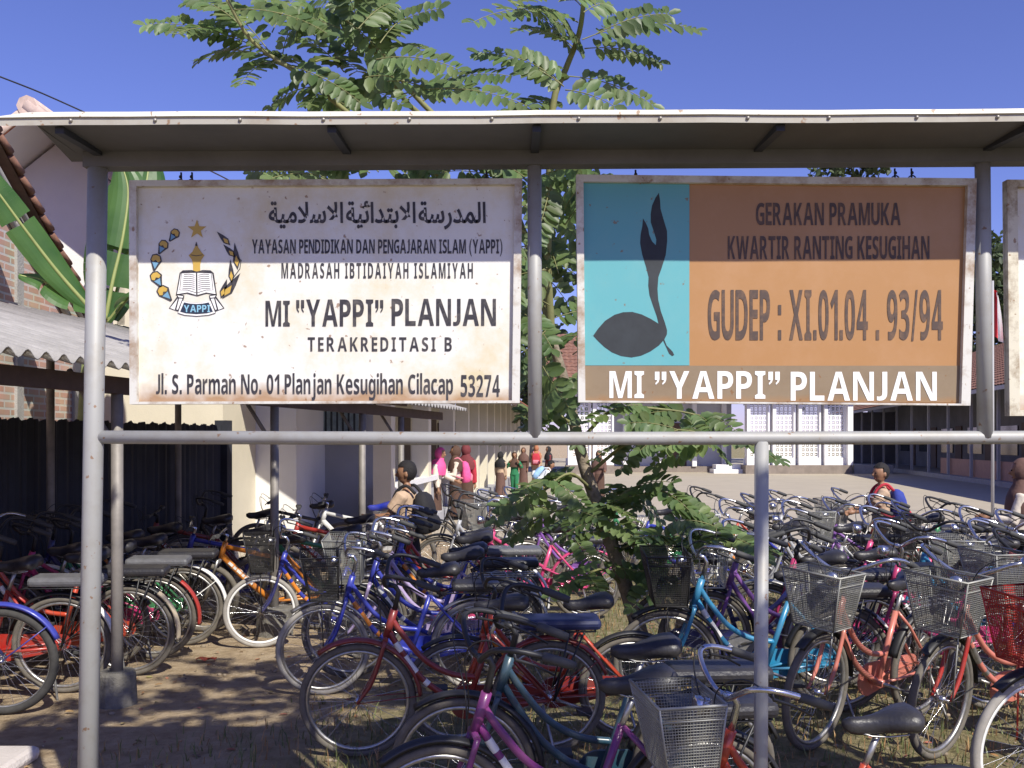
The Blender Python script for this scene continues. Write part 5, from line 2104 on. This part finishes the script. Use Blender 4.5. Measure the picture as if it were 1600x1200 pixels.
BPt = thing('banana_plant', 'banana plant with broad torn green leaves behind the shelter roof', 'plant', (-4.1, 9.3, 0))
M_ban = leafmat('banana_leaf', (0.045, 0.12, 0.03), (0.09, 0.19, 0.05), .35, .4)
M_mid = mat('banana_midrib', (0.30, 0.34, 0.12), 0.5)
mb = MB()
mb.tube([(-4.1, 9.3, 0), (-4.12, 9.3, 1.4), (-4.08, 9.28, 2.5)], [.13, .11, .06], 12)
mb.build('stem', mat('banana_stem', (0.20, 0.24, 0.10), 0.6, var=0.3, scale=6), BPt)
for mid, w_, sp, nr in (
        ([P(-75, 210, 8.4), P(-10, 292, 8.6), P(40, 360, 8.8), P(90, 425, 9.0), P(140, 482, 9.2)][::-1], .165, (17,), (.55, -.75, .35)),
        ([P(165, 500, 9.3), P(176, 440, 9.3), P(192, 370, 9.35), P(200, 300, 9.4), P(190, 255, 9.4)], .22, (6, 13), (.2, -.95, .1)),
        ([P(170, 500, 9.3), P(190, 430, 9.5), P(215, 350, 9.6), P(228, 290, 9.7), P(235, 240, 9.8)], .25, (5, 10, 20), (.5, -.85, .1)),
        ([P(165, 500, 9.3), P(150, 420, 9.4), P(165, 330, 9.6), P(182, 280, 9.7)], .18, (4, 12), (-.3, -.9, .2)),
        ([P(168, 505, 9.3), P(196, 470, 9.2), P(222, 452, 9.0), P(245, 470, 8.9)], .20, (7,), (.1, -.5, .85)),
        ([P(150, 490, 9.3), P(110, 470, 9.1), P(70, 440, 9.0), P(30, 430, 8.9)], .17, (7, 15), (.0, -.6, .8))):
    mb = MB()
    banana_leaf(mb, mid, w_, 1, sp, nr)
    o = mb.build('leaf', [M_ban, M_mid], BPt)
    at = o.data.color_attributes.new('shade', 'FLOAT_COLOR', 'POINT')
    at.data.foreach_set('color', np.ones(len(o.data.vertices) * 4, dtype=np.float32))


# background trees
def far_tree(label, x, yv, h, r, cnt, size, zc_=.66, name='leafy_tree'):
    t = thing(name, label, 'tree', (x, yv, 0), 'trees beyond the school buildings')
    mb = MB()
    mb.tube(crv([(x, yv, 0), (x + .1, yv, h * .3), (x - .1, yv + .1, h * .6), (x + .2, yv, h * .9)], 4), [h * .022 * (1 - .8 * i / 12) for i in range(13)], 8)
    for k in range(9):
        a = rnd.uniform(0, 6.28)
        z = h * rnd.uniform(.35, .75)
        mb.tube([(x, yv, z), (x + r * .4 * math.cos(a), yv + r * .4 * math.sin(a), z + h * .1), (x + r * .8 * math.cos(a), yv + r * .8 * math.sin(a), z + h * .13)], [h * .009, h * .006, h * .002], 5)
    mb.build('trunk', M_bark, t)
    lv = Leaves()
    cl = [(rs.normal(0, r * .45), rs.normal(0, r * .45), h * zc_ + rs.normal(0, h * .15), r * rs.uniform(.22, .42)) for _ in range(26)]
    for k in range(cnt):
        c = cl[rs.integers(len(cl))]
        v = rs.normal(0, 1, 3)
        v /= np.linalg.norm(v)
        v *= c[3] * rs.uniform(.55, 1.1)
        p = Vector((x + c[0] + v[0], yv + c[1] + v[1], max(c[2] + v[2], h * .2)))
        tn = rs.uniform(.7, 1.25)
        lv.oval(p, Vector(rs.normal(0, 1, 3)), Vector((rs.normal(0, .6), rs.normal(0, .6), 1)), size * rs.uniform(.7, 1.3), size * .6, (tn, tn, tn, 1))
    lv.build('crown', M_leaf_far, t)
    return t


far_tree('tall dark leafy tree showing between the right hand post and the last board', 34, 66, 17, 5.5, 5200, .5)
far_tree('broad grey green tree seen low in the gap between the two main boards', 1.5, 72, 11, 5.0, 4200, .5)
far_tree('light green tree top peeping over the scout board', 21.6, 61.0, 18.6, 3.6, 2600, .5, .80)
far_tree('dark round tree standing beyond the tiled roof of the white hall', 24, 75, 12, 5.0, 3600, .5)

# ------------------------------------------------------------------ grass, dry leaves, litter
ng = 34000
xs = rs.uniform(-2.6, 6.5, ng)
ys = rs.uniform(3.2, 13.0, ng) ** 1.0


def nz(x, y):
    return (np.sin(x * 2.1 + 1.3) * np.cos(y * 1.7 + x * .6) + .6 * np.sin(x * 4.7 - y * 3.3) + .5 * np.cos(x * 7.9 + y * 6.1)) / 2.1


m_ = (xs - .20 * ys + 1.55 + .9 * nz(xs, ys) + 2.0 * np.exp(-((ys - 4.6) / .7) ** 2) * (xs > -2.1)) > rs.uniform(-.2, .9, ng)
m_ &= ~((xs > 6.0) & (ys > 11.8))
xs, ys = xs[m_], ys[m_]
n = len(xs)
hh = rs.uniform(.03, .095, n) * (1 + .5 * (nz(xs * 1.7, ys * 1.3) > .25))
an = rs.uniform(0, 6.283, n)
ln = rs.uniform(.1, .9, n) * hh
wd = rs.uniform(.0022, .0042, n)
dx, dy = np.cos(an), np.sin(an)
V = np.zeros((n, 5, 3))
for k, (t, wk) in enumerate(((0, 1), (0, -1), (.55, -.8), (.55, .8), (1, 0))):
    V[:, k, 0] = xs + dx * ln * t * t + (-dy) * wd * wk
    V[:, k, 1] = ys + dy * ln * t * t + dx * wd * wk
    V[:, k, 2] = hh * t * (1 - .15 * t)
F_ = []
for i in range(n):
    o = i * 5
    F_ += [(o, o + 1, o + 2, o + 3), (o + 3, o + 2, o + 4)]
me = bpy.data.meshes.new('grass')
me.from_pydata(V.reshape(-1, 3).tolist(), [], F_)
at = me.color_attributes.new('shade', 'FLOAT_COLOR', 'POINT')
tn = rs.uniform(.7, 1.3, n)
dry = rs.random(n) < .38
cc = np.ones((n, 5, 4))
cc[:, :, 0] = (tn * np.where(dry, 2.3, 1.0))[:, None]
cc[:, :, 1] = (tn * np.where(dry, 1.25, 1.0))[:, None]
cc[:, :, 2] = (tn * np.where(dry, 1.5, 1.0))[:, None]
at.data.foreach_set('color', cc.astype(np.float32).ravel())
me.materials.append(leafmat('grass_blade', (0.12, 0.15, 0.05), (0.20, 0.22, 0.085), .25, .6))
go = bpy.data.objects.new('grass', me)
COL.objects.link(go)
props(go, 'thin patchy green and straw coloured grass growing under the bicycles', 'grass', kind='stuff')

lv = Leaves()
for k in range(420):
    x, yv = rnd.uniform(-2.5, 3.5), rnd.uniform(4.3, 8.5)
    lv.oval((x, yv, rnd.uniform(.006, .014)), (rnd.gauss(0, 1), rnd.gauss(0, 1), rnd.gauss(0, .12)), (rnd.gauss(0, .25), rnd.gauss(0, .25), 1), rnd.uniform(.02, .055), rnd.uniform(.012, .026), (rnd.uniform(.7, 1.5), rnd.uniform(.6, 1.1), rnd.uniform(.5, .9), 1))
dr = thing('dry_leaves', 'x', 'x')
do = lv.build('dry_leaves', leafmat('dry_leaf', (0.20, 0.14, 0.08), (0.34, 0.26, 0.16), .1, .8), dr)
do.parent = None
bpy.data.objects.remove(dr)
do.name = 'dry_leaves'
props(do, 'small dry leaves scattered over the dirt', 'dry leaves', kind='stuff')
mb = MB()
for k in range(480):
    x, yv = rnd.uniform(-2.6, 3.6), rnd.uniform(4.3, 8.0)
    r = rnd.choice((.004, .005, .007, .010, .016))
    mb.ball((x, yv, r * .4), (r * rnd.uniform(.8, 1.4), r * rnd.uniform(.7, 1.2), r * rnd.uniform(.5, .9)), seg=6, rings=4)
mb.build('pebbles', mat('pebble', (0.26, 0.21, 0.15), 0.9, var=0.4, scale=3), label='small pebbles and clods scattered on the dirt', cat='pebbles', kind='stuff')
mb = MB()
a = P(322, 1034, 6.75)
vs = []
for j in range(5):
    for i in range(7):
        vs.append((a.x - .07 + i * .023, a.y - .02 + j * .012, .012 + .014 * math.sin(i * 1.7 + j) * math.cos(j * 1.3) + .012))
mb.add(vs, [(j * 7 + i, j * 7 + i + 1, (j + 1) * 7 + i + 1, (j + 1) * 7 + i) for j in range(4) for i in range(6)])
mb.build('plastic_wrapper', mat('wrapper_red', (0.50, 0.10, 0.05), 0.4), loc=(a.x, a.y, 0), label='crumpled red plastic wrapper lying on the bare dirt at the left', cat='litter')

# ------------------------------------------------------------------ people
M_skin = mat('brown_skin', (0.30, 0.155, 0.085), 0.55, var=0.08, scale=12)
M_hair = mat('black_hair', (0.012, 0.010, 0.010), 0.8, var=0.3, scale=60, bump=0.4, bscale=120)
M_eye = mat('eye_dark', (0.01, 0.008, 0.008), 0.2)
M_eyew = mat('eye_white', (0.7, 0.68, 0.65), 0.3)
M_lip = mat('lip', (0.26, 0.085, 0.065), 0.5)
CL = {k: mat('cloth_' + k, c, 0.85, var=0.14, scale=9, bump=0.25, bscale=30) for k, c in (('khaki', (0.48, 0.34, 0.23)), ('cream', (0.66, 0.58, 0.48)), ('brown', (0.085, 0.045, 0.03)), ('black', (0.015, 0.014, 0.016)), ('maroon', (0.16, 0.03, 0.035)),
      ('red', (0.45, 0.03, 0.05)), ('green', (0.02, 0.17, 0.07)), ('yellow', (0.60, 0.45, 0.05)), ('pink', (0.75, 0.10, 0.30)), ('rose', (0.62, 0.20, 0.26)), ('white', (0.72, 0.72, 0.72)), ('lightblue', (0.30, 0.50, 0.75)), ('blue', (0.03, 0.05, 0.28)),
      ('rust', (0.40, 0.16, 0.08)), ('dark_brown', (0.13, 0.07, 0.055)))}


def fuse(mb, name, voxel):
    """one continuous surface from overlapping volumes"""
    me = mb.mesh(name)
    o = bpy.data.objects.new(name, me)
    COL.objects.link(o)
    md = o.modifiers.new('r', 'REMESH')
    md.mode = 'VOXEL'
    md.voxel_size = voxel
    md.use_smooth_shade = True
    sm = o.modifiers.new('s', 'SMOOTH')
    sm.factor = .5
    sm.iterations = 3
    bpy.context.view_layer.update()
    out = bpy.data.meshes.new_from_object(o.evaluated_get(bpy.context.evaluated_depsgraph_get()))
    out.name = name
    bpy.data.objects.remove(o)
    bpy.data.meshes.remove(me)
    return out


def ell(c, rx, ry, n=14, M=None):
    out = []
    for i in range(n):
        t = 2 * math.pi * i / n
        out.append(Vector((c[0] + rx * math.cos(t), c[1] + ry * math.sin(t), c[2])))
    return out


def person(label, px, Y, H, face, shirt='khaki', lower='brown', kind='skirt', head='hijab', headc='dark_brown', lean=0.0, armL=None, armR=None, sleeve='long', stride=0.0, bag=None, baglabel=None, bagtone=None, vox=.011, group='pupils standing around the school yard', turn=0.0, bagside=False):
    x = GX(px, Y)
    root = thing('person', label, 'person', (x, Y, 0), group)
    root.rotation_euler = (0, 0, R(face))
    ORG[root.name] = Vector((0, 0, 0))
    hip = Vector((0, 0, .50 * H))
    ML = Matrix.Translation(hip) @ Matrix.Rotation(R(lean), 4, 'Y') @ Matrix.Translation(-hip)
    nk = Vector((.0, 0, .84 * H))
    MH = ML @ Matrix.Translation(nk) @ Matrix.Rotation(R(turn), 4, 'Z') @ Matrix.Rotation(R(-lean * .5), 4, 'Y') @ Matrix.Translation(-nk)

    def U(p):
        return ML @ (Vector(p) * H)

    def HD(p):
        return MH @ (Vector(p) * H)
    dn = (Vector((.05, 0, -1)), Vector((.18, 0, -1)))
    aL, aR = armL or dn, armR or dn
    tors = [(.47, .060, .082), (.52, .066, .088), (.58, .058, .078), (.64, .056, .078), (.70, .060, .088), (.755, .054, .096), (.785, .042, .080), (.81, .028, .040), (.85, .026, .027)]
    arms = {}
    for s_, (du, df) in ((1, aL), (-1, aR)):
        sh = Vector((0, s_ * .098, .765))
        du = Vector(du) + Vector((0, s_ * .12, 0))
        el = sh + du.normalized() * .165
        df = Vector(df)
        wr = el + df.normalized() * .145
        arms[s_] = (sh, el, wr, df.normalized())
    legs = {}
    for s_ in (1, -1):
        f_ = stride * s_
        h_ = Vector((0, s_ * .045, .50))
        kn = h_ + Vector((math.sin(R(f_)) * .23 + .012, 0, -.23 * math.cos(R(f_))))
        an_ = kn + Vector((math.sin(R(f_ * .4 - 6)) * .225, 0, -.225 * math.cos(R(f_ * .4))))
        an_.z = .042
        legs[s_] = (h_, kn, an_)
    mb = MB()
    mb.loft([[ML @ (p * H) for p in ell((0, 0, z), a, b)] for z, a, b in tors])
    mb.ball(HD((.008, 0, .925)), Vector((.064, .054, .072)) * H, seg=16, rings=12, M=MH.to_3x3())
    mb.ball(HD((.016, 0, .885)), Vector((.046, .041, .040)) * H, seg=12, rings=8, M=MH.to_3x3())
    mb.tube([HD((.066, 0, .928)), HD((.080, 0, .905)), HD((.066, 0, .898))], [.006 * H, .011 * H, .007 * H], 7)
    for s_ in (1, -1):
        mb.ball(HD((-.002, s_ * .054, .912)), Vector((.013, .008, .021)) * H, seg=8, rings=6, M=MH.to_3x3())
        mb.ball(HD((.056, s_ * .022, .937)), Vector((.010, .016, .006)) * H, seg=8, rings=5, M=MH.to_3x3())
        sh, el, wr, df = arms[s_]
        mb.tube([U(sh), U(sh.lerp(el, .5)), U(el), U(el.lerp(wr, .4)), U(wr)], [.032 * H, .029 * H, .024 * H, .024 * H, .017 * H], 9)
        # hand: palm, four fingers, thumb
        side = Vector((0, s_, 0))
        q_ = df.cross(side)
        if q_.length < .1:
            q_ = df.cross(Vector((1, 0, 0)))
        q_.normalize()
        nrm = df.cross(q_).normalized()
        pc = wr + df * .026
        mb.tube([U(wr - df * .006), U(pc), U(wr + df * .050)], [.014 * H, .021 * H, .018 * H], 8)
        for k in range(4):
            o_ = q_ * (.017 - .0115 * k)
            fl = (.036, .043, .040, .031)[k]
            b0 = wr + df * .046 + o_
            b1 = b0 + df * fl * .5 - nrm * s_ * .004
            b2 = b1 + df * fl * .42 - nrm * s_ * .014
            mb.tube([U(b0), U(b1), U(b2)], [.0068 * H, .0064 * H, .0052 * H], 6)
        t0 = wr + df * .018 + q_ * .018
        t1 = t0 + df * .018 + q_ * .016
        t2 = t1 + df * .018 + q_ * .004
        mb.tube([U(t0), U(t1), U(t2)], [.0085 * H, .0075 * H, .006 * H], 6)
        h_, kn, an_ = legs[s_]
        mb.tube([h_ * H, h_.lerp(kn, .5) * H, kn * H, kn.lerp(an_, .35) * H, an_ * H], [.055 * H, .048 * H, .035 * H, .034 * H, .021 * H], 10)
        mb.tube([(an_ + Vector((-.02, 0, -.012))) * H, (an_ + Vector((.03, 0, -.022))) * H, (an_ + Vector((.075, 0, -.028))) * H], [.022 * H, .022 * H, .014 * H], 8)
    me = fuse(mb, 'body', max(.0062 * H, vox * .62))
    me.materials.clear()
    me.materials.append(M_skin)
    bo = bpy.data.objects.new('body', me)
    COL.objects.link(bo)
    bo.parent = root

    def part(name, mesh, m):
        mesh.materials.clear()
        mesh.materials.append(m)
        o = bpy.data.objects.new(name, mesh)
        COL.objects.link(o)
        o.parent = root
        return o
    for s_ in (1, -1):
        e_ = MB()
        e_.ball(HD((.0655, s_ * .023, .925)), Vector((.006, .0095, .0055)) * H, seg=8, rings=6, M=MH.to_3x3())
        part('eye', e_.mesh('eye'), M_eye)
    e_ = MB()
    e_.ball(HD((.0605, 0, .879)), Vector((.006, .018, .0055)) * H, seg=10, rings=5, M=MH.to_3x3())
    part('mouth', e_.mesh('mouth'), M_lip)
    # shirt
    mb = MB()
    g_ = .012
    zz = .44 if kind == 'skirt' else .47
    secs = [(zz, .082, .104)] + [(z, a + g_, b + g_) for z, a, b in tors if .5 < z < .80]
    mb.loft([[ML @ (p * H) for p in ell((0, 0, z), a, b)] for z, a, b in secs])
    for s_ in (1, -1):
        sh, el, wr, df = arms[s_]
        if sleeve == 'long':
            mb.tube([U(sh.lerp(Vector((0, 0, .76)), .3)), U(sh), U(el), U(el.lerp(wr, .88))], [.040 * H, .046 * H, .038 * H, .031 * H], 10)
        else:
            mb.tube([U(sh.lerp(Vector((0, 0, .76)), .3)), U(sh), U(sh.lerp(el, .72))], [.042 * H, .047 * H, .047 * H], 10)
    mb.tube([U((0, 0, .775)), U((0, 0, .815))], [.05 * H, .036 * H], 10)
    part('shirt', fuse(mb, 'shirt', vox), CL[shirt])
    # lower garment
    mb = MB()
    if kind == 'skirt':
        mb.loft([ell((0, 0, z * H), a * H, b * H, 18) for z, a, b in ((.56, .072, .094), (.50, .082, .105), (.35, .088 + abs(stride) * .0012, .108), (.15, .098 + abs(stride) * .002, .115), (.055, .105 + abs(stride) * .0028, .12))])
        part('skirt', fuse(mb, 'skirt', vox), CL[lower])
    else:
        mb.loft([ell((0, 0, z * H), a * H, b * H) for z, a, b in ((.57, .070, .092), (.50, .078, .102), (.455, .07, .10))])
        for s_ in (1, -1):
            h_, kn, an_ = legs[s_]
            end = kn.lerp(an_, .12) if kind == 'shorts' else an_.lerp(kn, .06)
            mb.tube([h_ * H, h_.lerp(kn, .5) * H, kn * H, end * H], [.066 * H, .060 * H, .050 * H, (.052 if kind == 'shorts' else .038) * H], 11)
        part('trousers', fuse(mb, 'trousers', vox), CL[lower])
    # shoes
    for s_ in (1, -1):
        h_, kn, an_ = legs[s_]
        mb = MB()
        mb.loft([[Vector((an_.x + xx, an_.y + wy * math.cos(t), max(.0, .028 * hz + .028 * hz * math.sin(t)))) * H for t in [2 * math.pi * i / 10 for i in range(10)]] for xx, wy, hz in ((-.042, .012, .7), (-.03, .026, 1.1), (.0, .028, 1.15), (.04, .030, .85), (.08, .027, .62), (.098, .012, .45))])
        part('shoe', mb.mesh('shoe'), CL['black'])
    # hair or headscarf
    mb = MB()
    if head == 'hair':
        n_, m_2 = 18, 14
        pts, idx, keep = [], {}, []
        for i in range(m_2 + 1):
            for j in range(n_):
                t, a = math.pi * i / m_2, 2 * math.pi * j / n_
                v = Vector((math.sin(t) * math.cos(a), math.sin(t) * math.sin(a), math.cos(t)))
                jit = 1 + .03 * math.sin(7 * a + 3 * t) + .02 * math.sin(13 * a)
                pts.append(HD(Vector((.001, 0, .934)) + Vector((v.x * .070, v.y * .061, v.z * .077)) * jit))
        for i in range(m_2):
            for j in range(n_):
                t, a = math.pi * (i + .5) / m_2, 2 * math.pi * (j + .5) / n_
                vz, vx = math.cos(t), math.sin(t) * math.cos(a)
                if vz > .42 or (vz > -.72 and vx < .22 - .30 * (vz < 0)):
                    keep.append((i * n_ + j, i * n_ + (j + 1) % n_, (i + 1) * n_ + (j + 1) % n_, (i + 1) * n_ + j))
        mb.add(pts, keep, 0, True)
        part('hair', mb.mesh('hair'), M_hair)
    else:
        n_, m_2 = 20, 14
        pts, keep = [], []
        for i in range(m_2 + 1):
            for j in range(n_):
                t, a = math.pi * i / m_2, 2 * math.pi * j / n_
                v = Vector((math.sin(t) * math.cos(a), math.sin(t) * math.sin(a), math.cos(t)))
                pts.append(HD(Vector((.002, 0, .918)) + Vector((v.x * .075, v.y * .065, v.z * .088))))
        for i in range(m_2):
            for j in range(n_):
                t, a = math.pi * (i + .5) / m_2, 2 * math.pi * (j + .5) / n_
                v = Vector((math.sin(t) * math.cos(a), math.sin(t) * math.sin(a), math.cos(t)))
                if not (v.x > .55 and -.62 < v.z < .62):
                    keep.append((i * n_ + j, i * n_ + (j + 1) % n_, (i + 1) * n_ + (j + 1) % n_, (i + 1) * n_ + j))
        mb.add(pts, keep, 0, True)
        mb.loft([[U(p) for p in ell((c, 0, z), a, b, 20)] for z, a, b, c in ((.875, .050, .052, .006), (.84, .056, .062, .004), (.80, .082, .115, 0), (.76, .098, .138, 0), (.70, .104, .146, .004), (.655, .100, .140, .008))], caps=False)
        part('headscarf', mb.mesh('headscarf'), CL[headc])
    if bag:
        M_ = Matrix.Translation((x, Y, 0)) @ Matrix.Rotation(R(face), 4, 'Z')
        b0 = M_ @ (ML @ (Vector((-.13, 0, .50)) * H))
        bt = thing('backpack', baglabel, 'backpack', b0, 'school backpacks worn by pupils')
        cbag = CL[bag]

        def bagpart(name, mb_, m):
            mb_.v = [tuple(M_ @ ML @ (Vector(v) * H)) for v in mb_.v]
            return mb_.build(name, m, bt)
        mb = MB()
        yo = -.16 if bagside else 0
        xo = .10 if bagside else 0

        def sec(z, a, b, c):
            return [(c + xo + a * math.copysign(abs(math.cos(t)) ** .6, math.cos(t)), yo + b * math.copysign(abs(math.sin(t)) ** .6, math.sin(t)), z) for t in [2 * math.pi * i / 18 for i in range(18)]]
        mb.loft([sec(.50, .030, .07, -.125), (sec(.515, .058, .102, -.135)), sec(.60, .064, .108, -.142), sec(.70, .056, .104, -.132), sec(.765, .044, .085, -.122), sec(.79, .020, .05, -.115)])
        bagpart('bag', mb, cbag)
        mb = MB()
        mb.loft([sec(.525, .02, .07, -.195), sec(.54, .03, .08, -.198), sec(.60, .03, .08, -.200), sec(.625, .02, .07, -.195)])
        bagpart('pocket', mb, CL[bagtone or bag])
        for s_ in (1, -1):
            mb = MB()
            if bagside:
                mb.tube([(-.03, yo, .77), (.0, -.02 * s_, .80), (.05, .0, .77)], .012, 6)
            else:
                mb.tube(crv([(-.085, s_ * .06, .78), (-.02, s_ * .072, .835), (.05, s_ * .072, .79), (.075, s_ * .075, .70), (.02, s_ * .115, .60), (-.09, s_ * .09, .56)], 4), .012, 6)
            bagpart('strap', mb, CL[bagtone or bag])
    return root


fwd = (Vector((.55, 0, -.8)), Vector((.95, 0, -.15)))
person('boy in a khaki shirt pushing a bicycle, seen from behind beside a shelter post', 636, 9.1, 1.36, 165, 'khaki', 'black', 'trousers', 'hair', armL=fwd, armR=fwd, sleeve='short', stride=14, bag='black', baglabel='bulging black backpack on the boy beside the shelter post', vox=.009, turn=12)
person('boy in a khaki shirt wheeling a bicycle out on the courtyard side', 1377, 10.4, 1.31, 172, 'khaki', 'brown', 'trousers', 'hair', armL=fwd, armR=fwd, sleeve='short', stride=18, bag='blue', bagtone='red', baglabel='blue and red backpack on the boy wheeling a bicycle at the right', vox=.009, turn=20)
person('girl in a cream blouse at the right edge carrying a pink bag', 1599, 8.5, 1.40, 150, 'cream', 'black', 'skirt', 'hijab', 'dark_brown', armL=(Vector((.3, 0, -.9)), Vector((.9, -.3, .05))), armR=(Vector((.3, 0, -.9)), Vector((.9, .3, .05))), bag='rose', baglabel='large pink shoulder bag held by the girl at the right edge', bagside=True, vox=.01)
person('girl with pink headscarf leaning over the white topped low wall', 679, 18.2, 1.45, -20, 'cream', 'brown', 'skirt', 'hijab', 'pink', lean=12, armL=fwd, armR=(Vector((.3, 0, -.9)), Vector((.4, 0, -.8))), bag='pink', baglabel='bright pink backpack on the girl at the low wall', vox=.012)
person('girl in a cream blouse with dark headscarf holding something before the veranda pillar', 712, 19.0, 1.47, 190, 'cream', 'brown', 'skirt', 'hijab', 'brown', armL=(Vector((.2, 0, -.9)), Vector((.9, 0, .1))), armR=(Vector((.2, 0, -.9)), Vector((.9, 0, .1))), bag='pink', baglabel='slim pink bag hanging on the girl in the cream blouse', bagtone='rose', vox=.012)
person('girl in red with a maroon headscarf standing at the veranda', 728, 19.6, 1.5, 70, 'red', 'brown', 'skirt', 'hijab', 'maroon', armL=fwd, vox=.012)
person('girl in a khaki blouse and black headscarf beside the girl in green', 782, 26.6, 1.27, 60, 'khaki', 'dark_brown', 'skirt', 'hijab', 'black', vox=.013, stride=8)
person('girl in a green suit with both hands raised to her face', 804, 27.6, 1.25, 265, 'green', 'green', 'trousers', 'hijab', 'brown', armL=(Vector((.5, .3, -.6)), Vector((.35, -.5, .8))), armR=(Vector((.5, -.3, -.6)), Vector((.35, .5, .8))), stride=6, vox=.012)
person('girl in brown uniform behind the girl in green', 818, 33.0, 1.35, 250, 'brown', 'dark_brown', 'skirt', 'hijab', 'dark_brown', vox=.015)
person('girl with rust headscarf and red backpack walking away near the lattice wall', 838, 35.0, 1.42, 85, 'khaki', 'khaki', 'skirt', 'hijab', 'rust', bag='red', baglabel='red backpack on the girl walking towards the lattice wall', bagtone='rose', vox=.015, stride=8)
person('girl in maroon with a dark headscarf right of the red backpack', 857, 34.2, 1.38, 200, 'maroon', 'dark_brown', 'skirt', 'hijab', 'black', vox=.015)
person('child with black hair bending forward on the yard under a light blue backpack', 842, 22.5, 1.20, 5, 'white', 'lightblue', 'trousers', 'hair', lean=38, armL=(Vector((.3, 0, -.9)), Vector((.5, 0, -.6))), armR=(Vector((.3, 0, -.9)), Vector((.5, 0, -.6))), bag='lightblue', baglabel='light blue backpack on the child bending forward', bagtone='white', stride=10, vox=.012)
person('girl in brown with a brown headscarf facing the camera left of the tree trunk', 936, 24.5, 1.33, 262, 'dark_brown', 'brown', 'skirt', 'hijab', 'dark_brown', armL=fwd, vox=.012)
